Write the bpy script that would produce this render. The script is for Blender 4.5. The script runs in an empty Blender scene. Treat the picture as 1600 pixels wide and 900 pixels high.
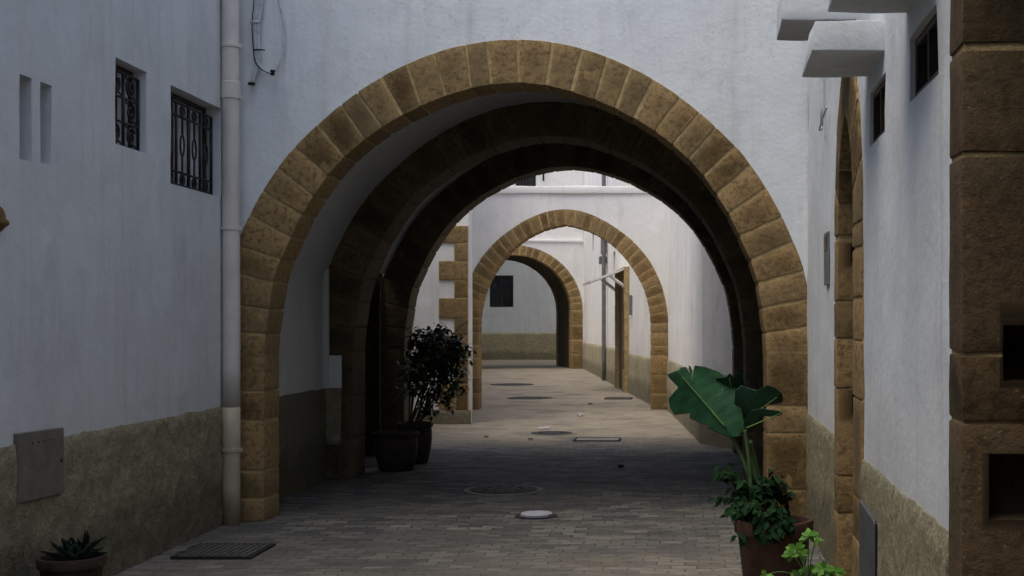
import bpy, bmesh, math, random
from mathutils import Vector, noise
random.seed(7)
R = math.radians
sc = bpy.context.scene
COL = sc.collection
F, CX, CY, H = 2000.0, 1049.0, 508.0, 1.5

def W(px, py, Y):
    return Vector(((px-CX)*Y/F, Y, H+(CY-py)*Y/F))

# ------------------------------------------------------------------ materials
class NT:
    def __init__(s, name):
        s.m = bpy.data.materials.new(name); s.m.use_nodes = True
        s.n = s.m.node_tree.nodes; s.l = s.m.node_tree.links
        s.b = s.n['Principled BSDF']
        s.geo = s.n.new('ShaderNodeNewGeometry')
        s.pos = s.geo.outputs['Position']
    def node(s, t, **kw):
        n = s.n.new(t)
        for k, v in kw.items(): setattr(n, k, v)
        return n
    def mapped(s, scale, loc=(0,0,0)):
        m = s.node('ShaderNodeMapping'); s.l.new(s.pos, m.inputs['Vector'])
        m.inputs['Scale'].default_value = scale; m.inputs['Location'].default_value = loc
        return m.outputs[0]
    def noise(s, scale, detail=4, rough=.55, vec=None, dist=0):
        n = s.node('ShaderNodeTexNoise'); s.l.new(vec or s.pos, n.inputs['Vector'])
        n.inputs['Scale'].default_value = scale; n.inputs['Detail'].default_value = detail
        n.inputs['Roughness'].default_value = rough; n.inputs['Distortion'].default_value = dist
        return n.outputs['Fac']
    def ramp(s, fac, stops, interp='LINEAR'):
        r = s.node('ShaderNodeValToRGB'); s.l.new(fac, r.inputs[0]); cr = r.color_ramp
        cr.interpolation = interp
        while len(cr.elements) < len(stops): cr.elements.new(.5)
        for e, (p, c) in zip(cr.elements, stops):
            e.position = p; e.color = (c, c, c, 1) if isinstance(c, (int, float)) else (*c, 1)
        return r.outputs[0]
    def mix(s, fac, a, b, mode='MIX'):
        m = s.node('ShaderNodeMix', data_type='RGBA', blend_type=mode)
        for i, v in ((0, fac), (6, a), (7, b)):
            if isinstance(v, (int, float)): m.inputs[i].default_value = v
            elif isinstance(v, tuple): m.inputs[i].default_value = (*v, 1)
            else: s.l.new(v, m.inputs[i])
        return m.outputs[2]
    def math(s, op, a, b=0.0, clamp=False):
        m = s.node('ShaderNodeMath', operation=op, use_clamp=clamp)
        for i, v in ((0, a), (1, b)):
            if isinstance(v, (int, float)): m.inputs[i].default_value = v
            else: s.l.new(v, m.inputs[i])
        return m.outputs[0]
    def sep(s):
        n = s.node('ShaderNodeSeparateXYZ'); s.l.new(s.pos, n.inputs[0]); return n.outputs
    def attr(s, name):
        n = s.node('ShaderNodeAttribute'); n.attribute_name = name; return n.outputs['Fac']
    def bump(s, h, strength, dist=.01, prev=None):
        b = s.node('ShaderNodeBump'); s.l.new(h, b.inputs['Height'])
        b.inputs['Strength'].default_value = strength; b.inputs['Distance'].default_value = dist
        if prev: s.l.new(prev, b.inputs['Normal'])
        return b.outputs[0]
    def done(s, col, rough=.9, normal=None, spec=.25, metal=0):
        if isinstance(col, tuple): s.b.inputs['Base Color'].default_value = (*col, 1)
        else: s.l.new(col, s.b.inputs['Base Color'])
        if isinstance(rough, (int, float)): s.b.inputs['Roughness'].default_value = rough
        else: s.l.new(rough, s.b.inputs['Roughness'])
        if normal: s.l.new(normal, s.b.inputs['Normal'])
        s.b.inputs['Specular IOR Level'].default_value = spec
        s.b.inputs['Metallic'].default_value = metal
        return s.m

def m_plaster(name, base=(.70,.725,.735), dirt=(.42,.40,.36), amt=.35, streak=.6):
    t = NT(name)
    big = t.noise(.9, 5, .6)
    mid = t.noise(5, 5, .65, dist=.5)
    col = t.mix(t.ramp(big, [(.35, 0), (.75, amt)]), base, tuple(c*.82 for c in base))
    col = t.mix(t.ramp(mid, [(.42, 0), (.72, amt*.7)]), col, tuple(c*.86 for c in base))
    st = t.noise(1, 5, .7, vec=t.mapped((5.5, 5.5, .35)))
    st2 = t.noise(1, 3, .6, vec=t.mapped((17, 17, .5)))
    sm = t.math('MULTIPLY', t.ramp(st, [(.5, 0), (.74, 1)]), t.ramp(st2, [(.35, .2), (.7, 1)]))
    col = t.mix(t.math('MULTIPLY', sm, streak), col, dirt)
    z = t.sep()[2]
    zz = t.math('ADD', z, t.math('MULTIPLY', mid, .35))
    low = t.ramp(t.math('MULTIPLY', zz, .25), [(.2, .55), (.36, 0)])   # splash dirt near the foot of the wall
    col = t.mix(t.math('MULTIPLY', low, t.ramp(mid, [(.3, .3), (.7, 1)])), col, (.52,.50,.47))
    specks = t.ramp(t.noise(38, 2, .5), [(.72, 0), (.76, .35)])
    col = t.mix(specks, col, (.42,.40,.38))
    cr = t.math('ABSOLUTE', t.math('SUBTRACT', t.noise(1.7, 7, .62, dist=.3), .5))
    crk = t.math('MULTIPLY', t.ramp(cr, [(0, .45), (.0035, 0)]), t.ramp(t.noise(.8, 2, .5), [(.52, 0), (.60, 1)]))
    col = t.mix(crk, col, (.27,.25,.23))
    pn = t.noise(1.35, 2, .4, vec=t.mapped((1, 1, .8), (3, 7, 2)))
    col = t.mix(t.ramp(pn, [(.585, 0), (.60, .30)]), col, tuple(min(1, c*1.12) for c in base))
    col = t.mix(t.ramp(t.noise(2.6, 5, .7, vec=t.mapped((1, 1, .5), (1, 4, 9))), [(.55, 0), (.72, .40)]), col, tuple(c*.62 for c in base))
    fine = t.noise(150, 3, .7); med = t.noise(28, 4, .6)
    n = t.bump(fine, .35, .004); n = t.bump(med, .4, .008, n); n = t.bump(t.noise(4, 3, .5), .5, .02, n)
    return t.done(col, .92, n, .2)

def m_render(name, a=(.27,.24,.15), b=(.48,.43,.28)):
    t = NT(name)
    big = t.noise(1.3, 5, .6); mid = t.noise(11, 5, .7, dist=.6)
    col = t.mix(t.ramp(mid, [(.32, 0), (.7, 1)]), a, b)
    col = t.mix(t.ramp(big, [(.42, 0), (.75, .6)]), col, (.24,.22,.16))
    pits = t.ramp(t.noise(60, 3, .7), [(.34, .75), (.44, 0)])
    col = t.mix(pits, col, (.15,.135,.10))
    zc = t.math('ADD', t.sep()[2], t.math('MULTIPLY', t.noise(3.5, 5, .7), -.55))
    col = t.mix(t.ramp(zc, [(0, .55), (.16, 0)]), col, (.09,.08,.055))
    n = t.bump(t.noise(70, 4, .75), 1, .014); n = t.bump(t.noise(24, 5, .7), 1, .03, n); n = t.bump(mid, .8, .03, n)
    return t.done(col, .95, n, .15)

def m_stone(name, dark=(.105,.066,.026), light=(.325,.215,.098)):
    t = NT(name)
    tint = t.attr('tint')
    v = t.node('ShaderNodeVectorMath', operation='ADD'); t.l.new(t.pos, v.inputs[0])
    cb = t.node('ShaderNodeCombineXYZ'); t.l.new(t.math('MULTIPLY', tint, 31), cb.inputs[0]); t.l.new(t.math('MULTIPLY', tint, 17), cb.inputs[2])
    t.l.new(cb.outputs[0], v.inputs[1]); vec = v.outputs[0]
    a = t.noise(7, 6, .65, vec=vec, dist=.4); b = t.noise(26, 4, .7, vec=vec)
    f = t.math('ADD', t.math('MULTIPLY', t.math('ADD', t.math('MULTIPLY', a, .7), .15), .75), t.math('MULTIPLY', tint, .44))
    f = t.math('ADD', t.math('SUBTRACT', f, .15), t.math('MULTIPLY', t.math('POWER', t.attr('edge'), 2.5), .26))
    col = t.ramp(f, [(.28, dark), (.46, tuple((x*.55+y*.45) for x, y in zip(dark, light))), (.72, light)])
    col = t.mix(t.ramp(b, [(.38, .6), (.52, 0)]), col, tuple(c*.6 for c in dark))
    col = t.mix(t.ramp(t.noise(45, 3, .6, vec=vec), [(.66, 0), (.74, .5)]), col, (.44,.31,.18))
    col = t.mix(t.ramp(t.math('FRACT', t.math('MULTIPLY', tint, 7.3)), [(.55, 0), (1, .45)]), col, tuple(c*.9 for c in (light[0]*.62, light[1]*.70, light[2]*.85)))
    col = t.mix(t.ramp(t.noise(4.5, 3, .5, vec=vec), [(.66, 0), (.70, .5)]), col, tuple(c*1.25 for c in light))
    green = t.ramp(t.noise(2.2, 4, .6), [(.5, 0), (.72, .35)])
    col = t.mix(green, col, (.12,.105,.05))
    n = t.bump(t.noise(110, 4, .75), .6, .006); n = t.bump(b, .6, .012, n)
    return t.done(col, .9, n, .2)

def m_mortar(name, c=(.42,.30,.145)):
    t = NT(name)
    a = t.noise(12, 5, .7)
    col = t.mix(t.ramp(a, [(.35, 0), (.65, 1)]), tuple(x*.55 for x in c), c)
    return t.done(col, .95, t.bump(t.noise(70, 4, .7), .7, .01), .1)

def m_simple(name, c, rough=.7, var=.25, scale=14, bump=.3, metal=0, spec=.3):
    t = NT(name)
    col = t.mix(t.ramp(t.noise(scale, 5, .65), [(.35, 0), (.7, 1)]), tuple(x*(1-var) for x in c), tuple(min(1, x*(1+var*.5)) for x in c))
    return t.done(col, rough, t.bump(t.noise(scale*6, 3, .6), bump, .004), spec, metal)

def m_ground():
    t = NT('paving')
    warp = t.noise(2.2, 3, .5)
    v = t.node('ShaderNodeVectorMath', operation='ADD'); t.l.new(t.pos, v.inputs[0])
    cb = t.node('ShaderNodeCombineXYZ')
    t.l.new(t.math('MULTIPLY', t.math('SUBTRACT', warp, .5), .22), cb.inputs[1])
    t.l.new(t.math('MULTIPLY', t.math('SUBTRACT', t.noise(1.6, 2, .5), .5), .16), cb.inputs[0])
    t.l.new(cb.outputs[0], v.inputs[1])
    br = t.node('ShaderNodeTexBrick'); t.l.new(v.outputs[0], br.inputs['Vector'])
    br.inputs['Scale'].default_value = 1; br.inputs['Brick Width'].default_value = .175; br.inputs['Row Height'].default_value = .10
    br.inputs['Mortar Size'].default_value = .006; br.inputs['Mortar Smooth'].default_value = .3; br.inputs['Bias'].default_value = 0
    br.inputs['Color1'].default_value = (.10,.10,.10,1); br.inputs['Color2'].default_value = (1,1,1,1); br.inputs['Mortar'].default_value = (.5,.5,.5,1)
    paver = t.ramp(br.outputs['Color'], [(0, (.036,.038,.039)), (.5, (.078,.079,.079)), (1, (.20,.192,.17))])
    paver = t.mix(t.ramp(t.noise(9, 5, .7), [(.35, .0), (.7, .6)]), paver, (.085,.08,.076))
    x, y, z = t.sep()
    # worn sand and dust over the blocks; nearly covering them out in the courtyard
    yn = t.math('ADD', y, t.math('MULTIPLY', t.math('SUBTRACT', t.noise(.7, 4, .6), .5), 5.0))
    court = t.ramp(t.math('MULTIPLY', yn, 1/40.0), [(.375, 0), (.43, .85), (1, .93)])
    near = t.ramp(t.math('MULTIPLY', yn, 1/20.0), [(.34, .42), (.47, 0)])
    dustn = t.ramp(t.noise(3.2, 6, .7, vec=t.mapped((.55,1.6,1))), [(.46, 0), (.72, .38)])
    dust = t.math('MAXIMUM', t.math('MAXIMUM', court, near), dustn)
    sand = t.mix(t.ramp(t.noise(6, 6, .7, vec=t.mapped((.6,1.5,1))), [(.3, 0), (.7, 1)]), (.20,.17,.125), (.42,.355,.27))
    col = t.mix(t.math('MULTIPLY', br.outputs['Fac'], t.ramp(t.noise(2.3, 4, .6), [(.38, .15), (.6, 1)])), paver, (.022,.020,.019))
    col = t.mix(t.ramp(t.noise(1.7, 6, .72, vec=t.mapped((.5,1.3,1), (5,2,0))), [(.44, 0), (.62, .8)]), col, t.mix(t.ramp(t.noise(14, 5, .7, vec=t.mapped((.4,1.4,1))), [(.35, 0), (.68, 1)]), (.055,.053,.048), (.15,.14,.12)))
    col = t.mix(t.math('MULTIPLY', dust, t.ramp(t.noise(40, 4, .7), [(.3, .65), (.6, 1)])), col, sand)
    col = t.mix(t.ramp(t.noise(1.1, 5, .65), [(.48, 0), (.70, .6)]), col, (.07,.065,.06))
    col = t.mix(t.ramp(t.noise(55, 2, .5), [(.70, 0), (.73, .6)]), col, (.09,.075,.06))
    h = t.math('SUBTRACT', 1.0, br.outputs['Fac'])
    hb = t.math('ADD', h, t.math('MULTIPLY', br.outputs['Color'], .35))
    n = t.bump(t.noise(90, 4, .7), .5, .005); n = t.bump(hb, 1.0, .014, n); n = t.bump(t.noise(5, 4, .6), .6, .02, n)
    return t.done(col, t.ramp(t.noise(3, 4, .6), [(.3, .72), (.7, .95)]), n, .2)

def m_leaf(name, a, b, rough=.45, spec=.3):
    t = NT(name)
    col = t.mix(t.attr('tint'), a, b)
    col = t.mix(t.ramp(t.noise(20, 3, .6), [(.35, 0), (.7, .4)]), col, tuple(x*.6 for x in a))
    m = t.done(col, rough, t.bump(t.noise(60, 3, .6), .25, .003), spec)
    t.b.inputs['Transmission Weight'].default_value = 0
    return m

M = {}
M['plaster'] = m_plaster('white_plaster', amt=.4)
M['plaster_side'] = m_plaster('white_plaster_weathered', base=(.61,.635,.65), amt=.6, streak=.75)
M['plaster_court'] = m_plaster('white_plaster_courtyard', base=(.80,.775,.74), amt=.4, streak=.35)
M['plaster_vault'] = m_plaster('shaded_vault_plaster', base=(.60,.61,.615), amt=.5, streak=.4)  # plaster greyed so the passage's shade sits in its colour
M['render_vault'] = m_render('shaded_vault_render', (.17,.155,.10), (.25,.23,.15))  # darker copy of the render, passage shade painted into it
M['render'] = m_render('rough_render')
M['render_smooth'] = m_render('painted_render', (.40,.345,.225), (.50,.44,.30))
M['stone'] = m_stone('sandstone')
M['stone_far'] = m_stone('sandstone_courtyard', (.14,.088,.036), (.34,.225,.10))
M['stone_shaded'] = m_stone('sandstone_shaded', (.060,.045,.026), (.17,.125,.072))  # darkened sandstone copy: shade of inner arches and vaults is in the colour
M['stone_jamb_shaded'] = m_stone('jamb_sandstone_shaded', (.032,.021,.010), (.125,.080,.040))  # shade on the near doorway jamb is put into this stone colour
M['mortar'] = m_mortar('lime_mortar', (.52,.385,.19))
M['mortar_shaded'] = m_mortar('shaded_mortar', (.15,.115,.07))  # mortar copy darkened to carry the shade of the inner arches
M['ground'] = m_ground()
M['iron'] = m_simple('black_iron', (.012,.013,.015), .5, .3, metal=0, spec=.4)
M['pane'] = m_simple('dusty_glass', (.58,.60,.64), .35, .3, 5, .05, spec=.5)
M['darkpane'] = m_simple('dark_glass', (.012,.014,.017), .15, .3, 5, .02, spec=.5)
M['wood'] = m_simple('dark_wood', (.045,.028,.018), .6, .5, 22, .6)
M['blackwood'] = m_simple('near_black_wood', (.012,.009,.008), .7, .4, 22, .5)
M['pvc'] = m_simple('painted_pipe', (.62,.585,.535), .45, .12, 4, .15)
M['pvc_tan'] = m_simple('painted_pipe_tan', (.40,.355,.26), .6, .2, 6, .2)
M['pipegrey'] = m_simple('grey_pipe', (.16,.155,.15), .55, .3, 8, .2)
M['cable'] = m_simple('white_cable', (.55,.56,.58), .5, .25, 20, .2)
M['blackcable'] = m_simple('black_cable', (.015,.015,.017), .5, .2, 20, .2)
M['boxmetal'] = m_simple('painted_steel', (.16,.148,.125), .55, .25, 9, .25, spec=.35)
M['greymetal'] = m_simple('galvanised_steel', (.19,.205,.22), .45, .3, 9, .25, metal=.3)
M['castiron'] = m_simple('cast_iron', (.028,.027,.026), .7, .4, 30, .8, metal=.2)
M['lid'] = m_simple('pale_lid', (.40,.41,.44), .6, .2, 25, .5)
M['terracotta'] = m_simple('terracotta', (.075,.036,.024), .75, .5, 9, .6)
M['terracotta_dark'] = m_simple('terracotta_old', (.045,.029,.020), .8, .5, 9, .6)
M['soil'] = m_simple('soil', (.03,.022,.015), .95, .5, 30, 1)
M['white'] = m_simple('white_paint', (.72,.71,.69), .7, .15, 9, .3)
M['shrub'] = m_leaf('shrub_leaf', (.020,.042,.014), (.055,.095,.030), .35)
M['banana'] = m_leaf('broad_leaf', (.005,.030,.012), (.017,.082,.030), .5)
M['rib'] = m_simple('leaf_rib', (.13,.22,.06), .5, .2, 20, .1)
M['bush'] = m_leaf('bush_leaf', (.004,.019,.006), (.014,.042,.013), .75, .08)
M['bright'] = m_leaf('bright_leaf', (.06,.17,.015), (.13,.29,.035), .5)
M['agave'] = m_leaf('agave_leaf', (.02,.045,.03), (.045,.085,.055), .45)
M['stem'] = m_simple('stem_bark', (.07,.055,.03), .8, .4, 20, .5)
M['greenstem'] = m_simple('green_stem', (.07,.12,.04), .6, .3, 20, .3)
M['paper'] = m_simple('white_paper', (.75,.75,.76), .8, .1, 20, .2)
M['leaflitter'] = m_simple('dry_leaf', (.08,.045,.02), .8, .4, 20, .3)

# ------------------------------------------------------------------ objects
def tag(o, label=None, cat=None, group=None, kind=None):
    if label: o['label'] = label
    if cat: o['category'] = cat
    if group: o['group'] = group
    if kind: o['kind'] = kind
    return o
def thing(name, label, cat, loc, group=None):
    o = bpy.data.objects.new(name, None); COL.objects.link(o); o.location = loc
    o.empty_display_size = .2
    return tag(o, label, cat, group)
def wloc(o):
    v = Vector((0,0,0))
    while o: v = v + o.location; o = o.parent
    return v
def obj(name, bm, mats, parent=None, smooth=True, label=None, angle=None):
    """links a bmesh given in world coordinates; origin is put at the parent or at the base of the mesh"""
    if not isinstance(mats, (list, tuple)): mats = [mats]
    vs = bm.verts
    lo = Vector((min(v.co[i] for v in vs) for i in range(3))); hi = Vector((max(v.co[i] for v in vs) for i in range(3)))
    org = Vector(((lo.x+hi.x)/2, (lo.y+hi.y)/2, lo.z))
    for v in vs: v.co -= org
    me = bpy.data.meshes.new(name); bm.to_mesh(me); bm.free()
    for m in mats: me.materials.append(m if not isinstance(m, str) else M[m])
    if smooth: me.polygons.foreach_set('use_smooth', [True]*len(me.polygons))
    if smooth and angle:
        me.set_sharp_from_angle(angle=R(angle))
    o = bpy.data.objects.new(name, me); COL.objects.link(o)
    if parent: o.parent = parent; o.location = org - wloc(parent)
    else: o.location = org
    if label: o['label'] = label
    return o
def nb(): return bmesh.new()

def hexa(bm, c, mat=0, tint=None, lay=None):
    """c: 8 points, bottom 4 (ccw) and top 4"""
    v = [bm.verts.new(p) for p in c]
    if lay is not None:
        for x in v: x[lay] = tint
    fs = []
    for q in ((0,3,2,1),(4,5,6,7),(0,1,5,4),(1,2,6,5),(2,3,7,6),(3,0,4,7)):
        f = bm.faces.new([v[i] for i in q]); f.material_index = mat; fs.append(f)
    return fs
def box(bm, x0, x1, y0, y1, z0, z1, mat=0):
    return hexa(bm, [(x0,y0,z0),(x1,y0,z0),(x1,y1,z0),(x0,y1,z0),(x0,y0,z1),(x1,y0,z1),(x1,y1,z1),(x0,y1,z1)], mat)
def bevel(bm, off, seg=2):
    bmesh.ops.recalc_face_normals(bm, faces=bm.faces)
    bmesh.ops.bevel(bm, geom=list(bm.edges), offset=off, segments=seg, affect='EDGES', profile=.6, clamp_overlap=True)
def subdiv_long(bm, L, times=3):
    for _ in range(times):
        es = [e for e in bm.edges if e.calc_length() > L]
        if not es: break
        bmesh.ops.subdivide_edges(bm, edges=es, cuts=1, use_grid_fill=True)
def roughen(bm, amp, sc_, amp2=0, sc2=1):
    bm.normal_update()
    for v in bm.verts:
        d = noise.noise(v.co*sc_)*amp + (noise.noise(v.co*sc2)*amp2 if amp2 else 0)
        v.co += v.normal*d
def tube(bm, pts, r, seg=8, mat=0, flat=None, caps=True):
    pts = [Vector(p) for p in pts]; n = len(pts)
    rs = r if isinstance(r, (list, tuple)) else [r]*n
    rings = []; up = None
    for i, p in enumerate(pts):
        d = (pts[min(i+1, n-1)]-pts[max(i-1, 0)]).normalized()
        if up is None:
            up = Vector((0,0,1)) if abs(d.z) < .9 else Vector((1,0,0))
        a = d.cross(up).normalized(); b = a.cross(d).normalized(); up = b
        ring = []
        for k in range(seg):
            t = 2*math.pi*k/seg
            ring.append(bm.verts.new(p + (a*math.cos(t)+b*math.sin(t))*rs[i]))
        rings.append(ring)
    for i in range(n-1):
        for k in range(seg):
            f = bm.faces.new((rings[i][k], rings[i][(k+1)%seg], rings[i+1][(k+1)%seg], rings[i+1][k])); f.material_index = mat
    if caps:
        bm.faces.new(rings[0][::-1]).material_index = mat; bm.faces.new(rings[-1]).material_index = mat
def lathe(bm, c, prof, seg=40, wob=0, mat=0):
    rings = []
    for r, z in prof:
        rings.append([bm.verts.new((c[0]+(r+wob*noise.noise(Vector((math.cos(6.283*k/seg)*2, math.sin(6.283*k/seg)*2, z*6))))*math.cos(2*math.pi*k/seg),
                                    c[1]+(r+wob*noise.noise(Vector((math.cos(6.283*k/seg)*2, math.sin(6.283*k/seg)*2, z*6))))*math.sin(2*math.pi*k/seg), c[2]+z)) for k in range(seg)])
    for i in range(len(rings)-1):
        for k in range(seg):
            bm.faces.new((rings[i][k], rings[i][(k+1)%seg], rings[i+1][(k+1)%seg], rings[i+1][k])).material_index = mat
    bm.faces.new(rings[0][::-1]); bm.faces.new(rings[-1])
def bez(p0, p1, p2, p3, n=12):
    out = []
    for i in range(n+1):
        t = i/n; out.append(Vector(p0)*(1-t)**3+Vector(p1)*3*t*(1-t)**2+Vector(p2)*3*t*t*(1-t)+Vector(p3)*t**3)
    return out

# ---- wall frames: A -> B walks left to right as seen from the visible side
class Plane:
    def __init__(s, A, B):
        s.A = Vector(A); s.B = Vector(B); s.D = (s.B-s.A); s.L = s.D.length; s.D.normalize()
        s.N = Vector((s.D.y, -s.D.x))
    def p(s, u, z, w=0):
        q = s.A+s.D*u+s.N*w
        return Vector((q.x, q.y, z))
def wob(p, amp):
    q = p
    return amp*(noise.noise(Vector((q.x*1.1, q.y*1.1, q.z*.55)))*1.0 + .45*noise.noise(q*3.1+Vector((9,3,1))) + .12*noise.noise(q*11))
def frange(a, b, step):
    n = max(1, int(math.ceil((b-a)/step-1e-6)))
    return [a+(b-a)*i/n for i in range(n+1)]
def wall_bm(pl, z0, z1, holes=(), arches=(), step=.12, amp=.012, T=.35, ends=True, bm=None, rstep=None):
    """front sheet with rectangular holes (u0,u1,z0,z1,depth) and arches (u0,u1,fn), plus back, top and ends"""
    bm = bm or nb()
    segs = []; u = 0
    for a in sorted(arches, key=lambda a: a[0]):
        if a[0] > u+1e-4: segs.append((u, a[0], None))
        segs.append((a[0], a[1], a[2])); u = a[1]
    if u < pl.L-1e-4: segs.append((u, pl.L, None))
    for (a, b, fn) in segs:
        if fn is None:
            hs = [h for h in holes if h[0] >= a-1e-6 and h[1] <= b+1e-6]
            us = {a, b}; zs = {z0, z1}
            for h in hs: us |= {h[0], h[1]}; zs |= {h[2], h[3]}
            us = sorted(us); zs = sorted(zs)
            U = sorted({round(x, 5) for i in range(len(us)-1) for x in frange(us[i], us[i+1], step)})
            Z = sorted({round(x, 5) for i in range(len(zs)-1) for x in frange(zs[i], zs[i+1], step)})
            V = {}
            def vert(i, j):
                if (i, j) not in V:
                    p = pl.p(U[i], Z[j]); V[i, j] = bm.verts.new(pl.p(U[i], Z[j], wob(p, amp)))
                return V[i, j]
            inh = lambda i, j: next((h for h in hs if h[0]-1e-4 <= U[i] and U[i+1] <= h[1]+1e-4 and h[2]-1e-4 <= Z[j] and Z[j+1] <= h[3]+1e-4), None) if 0 <= i < len(U)-1 and 0 <= j < len(Z)-1 else None
            N3 = Vector((pl.N.x, pl.N.y, 0)); back = {}
            def bv(v, d):
                k = (v, d)
                if k not in back: back[k] = bm.verts.new(v.co-N3*d)
                return back[k]
            for i in range(len(U)-1):
                for j in range(len(Z)-1):
                    h = inh(i, j)
                    if h is None:
                        bm.faces.new((vert(i, j), vert(i+1, j), vert(i+1, j+1), vert(i, j+1)))
                    else:
                        d = h[4]
                        for (di, dj, e) in ((-1,0,((i,j+1),(i,j))), (1,0,((i+1,j),(i+1,j+1))), (0,-1,((i,j),(i+1,j))), (0,1,((i+1,j+1),(i,j+1)))):
                            if inh(i+di, j+dj) is None:
                                a_, b_ = vert(*e[0]), vert(*e[1])
                                bm.faces.new((a_, bv(a_, d), bv(b_, d), b_))
                        bm.faces.new((bv(vert(i, j), d), bv(vert(i+1, j), d), bv(vert(i+1, j+1), d), bv(vert(i, j+1), d)))
        else:
            U = frange(a, b, step*.6); n = int((z1-z0)/step*.8)+4
            cols = []
            for u in U:
                zl = fn(u); cols.append([bm.verts.new(pl.p(u, zl+(z1-zl)*k/n, wob(pl.p(u, zl+(z1-zl)*k/n), amp))) for k in range(n+1)])
            for i in range(len(U)-1):
                for k in range(n):
                    bm.faces.new((cols[i][k], cols[i+1][k], cols[i+1][k+1], cols[i][k+1]))
            # intrados sheet of the wall itself
            for i in range(len(U)-1):
                p, q = cols[i][0], cols[i+1][0]
                p2 = bm.verts.new(p.co-Vector((pl.N.x, pl.N.y, 0))*T); q2 = bm.verts.new(q.co-Vector((pl.N.x, pl.N.y, 0))*T)
                bm.faces.new((p, p2, q2, q))
        # back sheet
        if fn is None:
            q = [pl.p(a, z0, -T), pl.p(b, z0, -T), pl.p(b, z1, -T), pl.p(a, z1, -T)]
            bm.faces.new([bm.verts.new(x) for x in q][::-1])
        else:
            for i in range(len(U)-1):
                q = [pl.p(U[i], fn(U[i]), -T), pl.p(U[i+1], fn(U[i+1]), -T), pl.p(U[i+1], z1, -T), pl.p(U[i], z1, -T)]
                bm.faces.new([bm.verts.new(x) for x in q][::-1])
    # top and ends
    for i, (a, b) in enumerate(zip(frange(0, pl.L, .3)[:-1], frange(0, pl.L, .3)[1:])):
        q = [pl.p(a, z1, .0), pl.p(b, z1, .0), pl.p(b, z1, -T), pl.p(a, z1, -T)]
        bm.faces.new([bm.verts.new(x) for x in q])
    if ends:
        for u in (0, pl.L):
            q = [pl.p(u, z0, .0), pl.p(u, z0, -T), pl.p(u, z1, -T), pl.p(u, z1, .0)]
            bm.faces.new([bm.verts.new(x) for x in q])
    return bm
def plinth_bm(pl, u0, u1, h, step=.035, amp=.010, thick=.018, bm=None, jag=.010):
    bm = bm or nb()
    U = frange(u0, u1, step); n = max(4, int(h/step)); cols = []
    for u in U:
        top = h + jag*noise.noise(Vector((u*4.1, 3.3, h))) + jag*.8*noise.noise(Vector((u*19, 1.3, h)))
        c = []
        for k in range(n+1):
            z = top*k/n; p = pl.p(u, z)
            d = thick + wob(p, .012) + amp*(noise.noise(p*9)*.9 + noise.noise(p*27)*.55 + noise.noise(p*60)*.3)
            if k >= n-1: d -= .005*(k-n+2)
            c.append(bm.verts.new(pl.p(u, z, max(d, .006+wob(p, .012)))))
        c.append(bm.verts.new(pl.p(u, top+.003, -.03)))
        cols.append(c)
    for i in range(len(U)-1):
        for k in range(n+1):
            bm.faces.new((cols[i][k], cols[i+1][k], cols[i+1][k+1], cols[i][k+1]))
    for c, u in ((cols[0], U[0]), (cols[-1], U[-1])):
        b = [bm.verts.new(pl.p(u, v.co.z, -.02)) for v in c]
        for k in range(n+1):
            bm.faces.new((c[k], c[k+1], b[k+1], b[k]))
    bmesh.ops.recalc_face_normals(bm, faces=bm.faces)
    return bm

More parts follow.
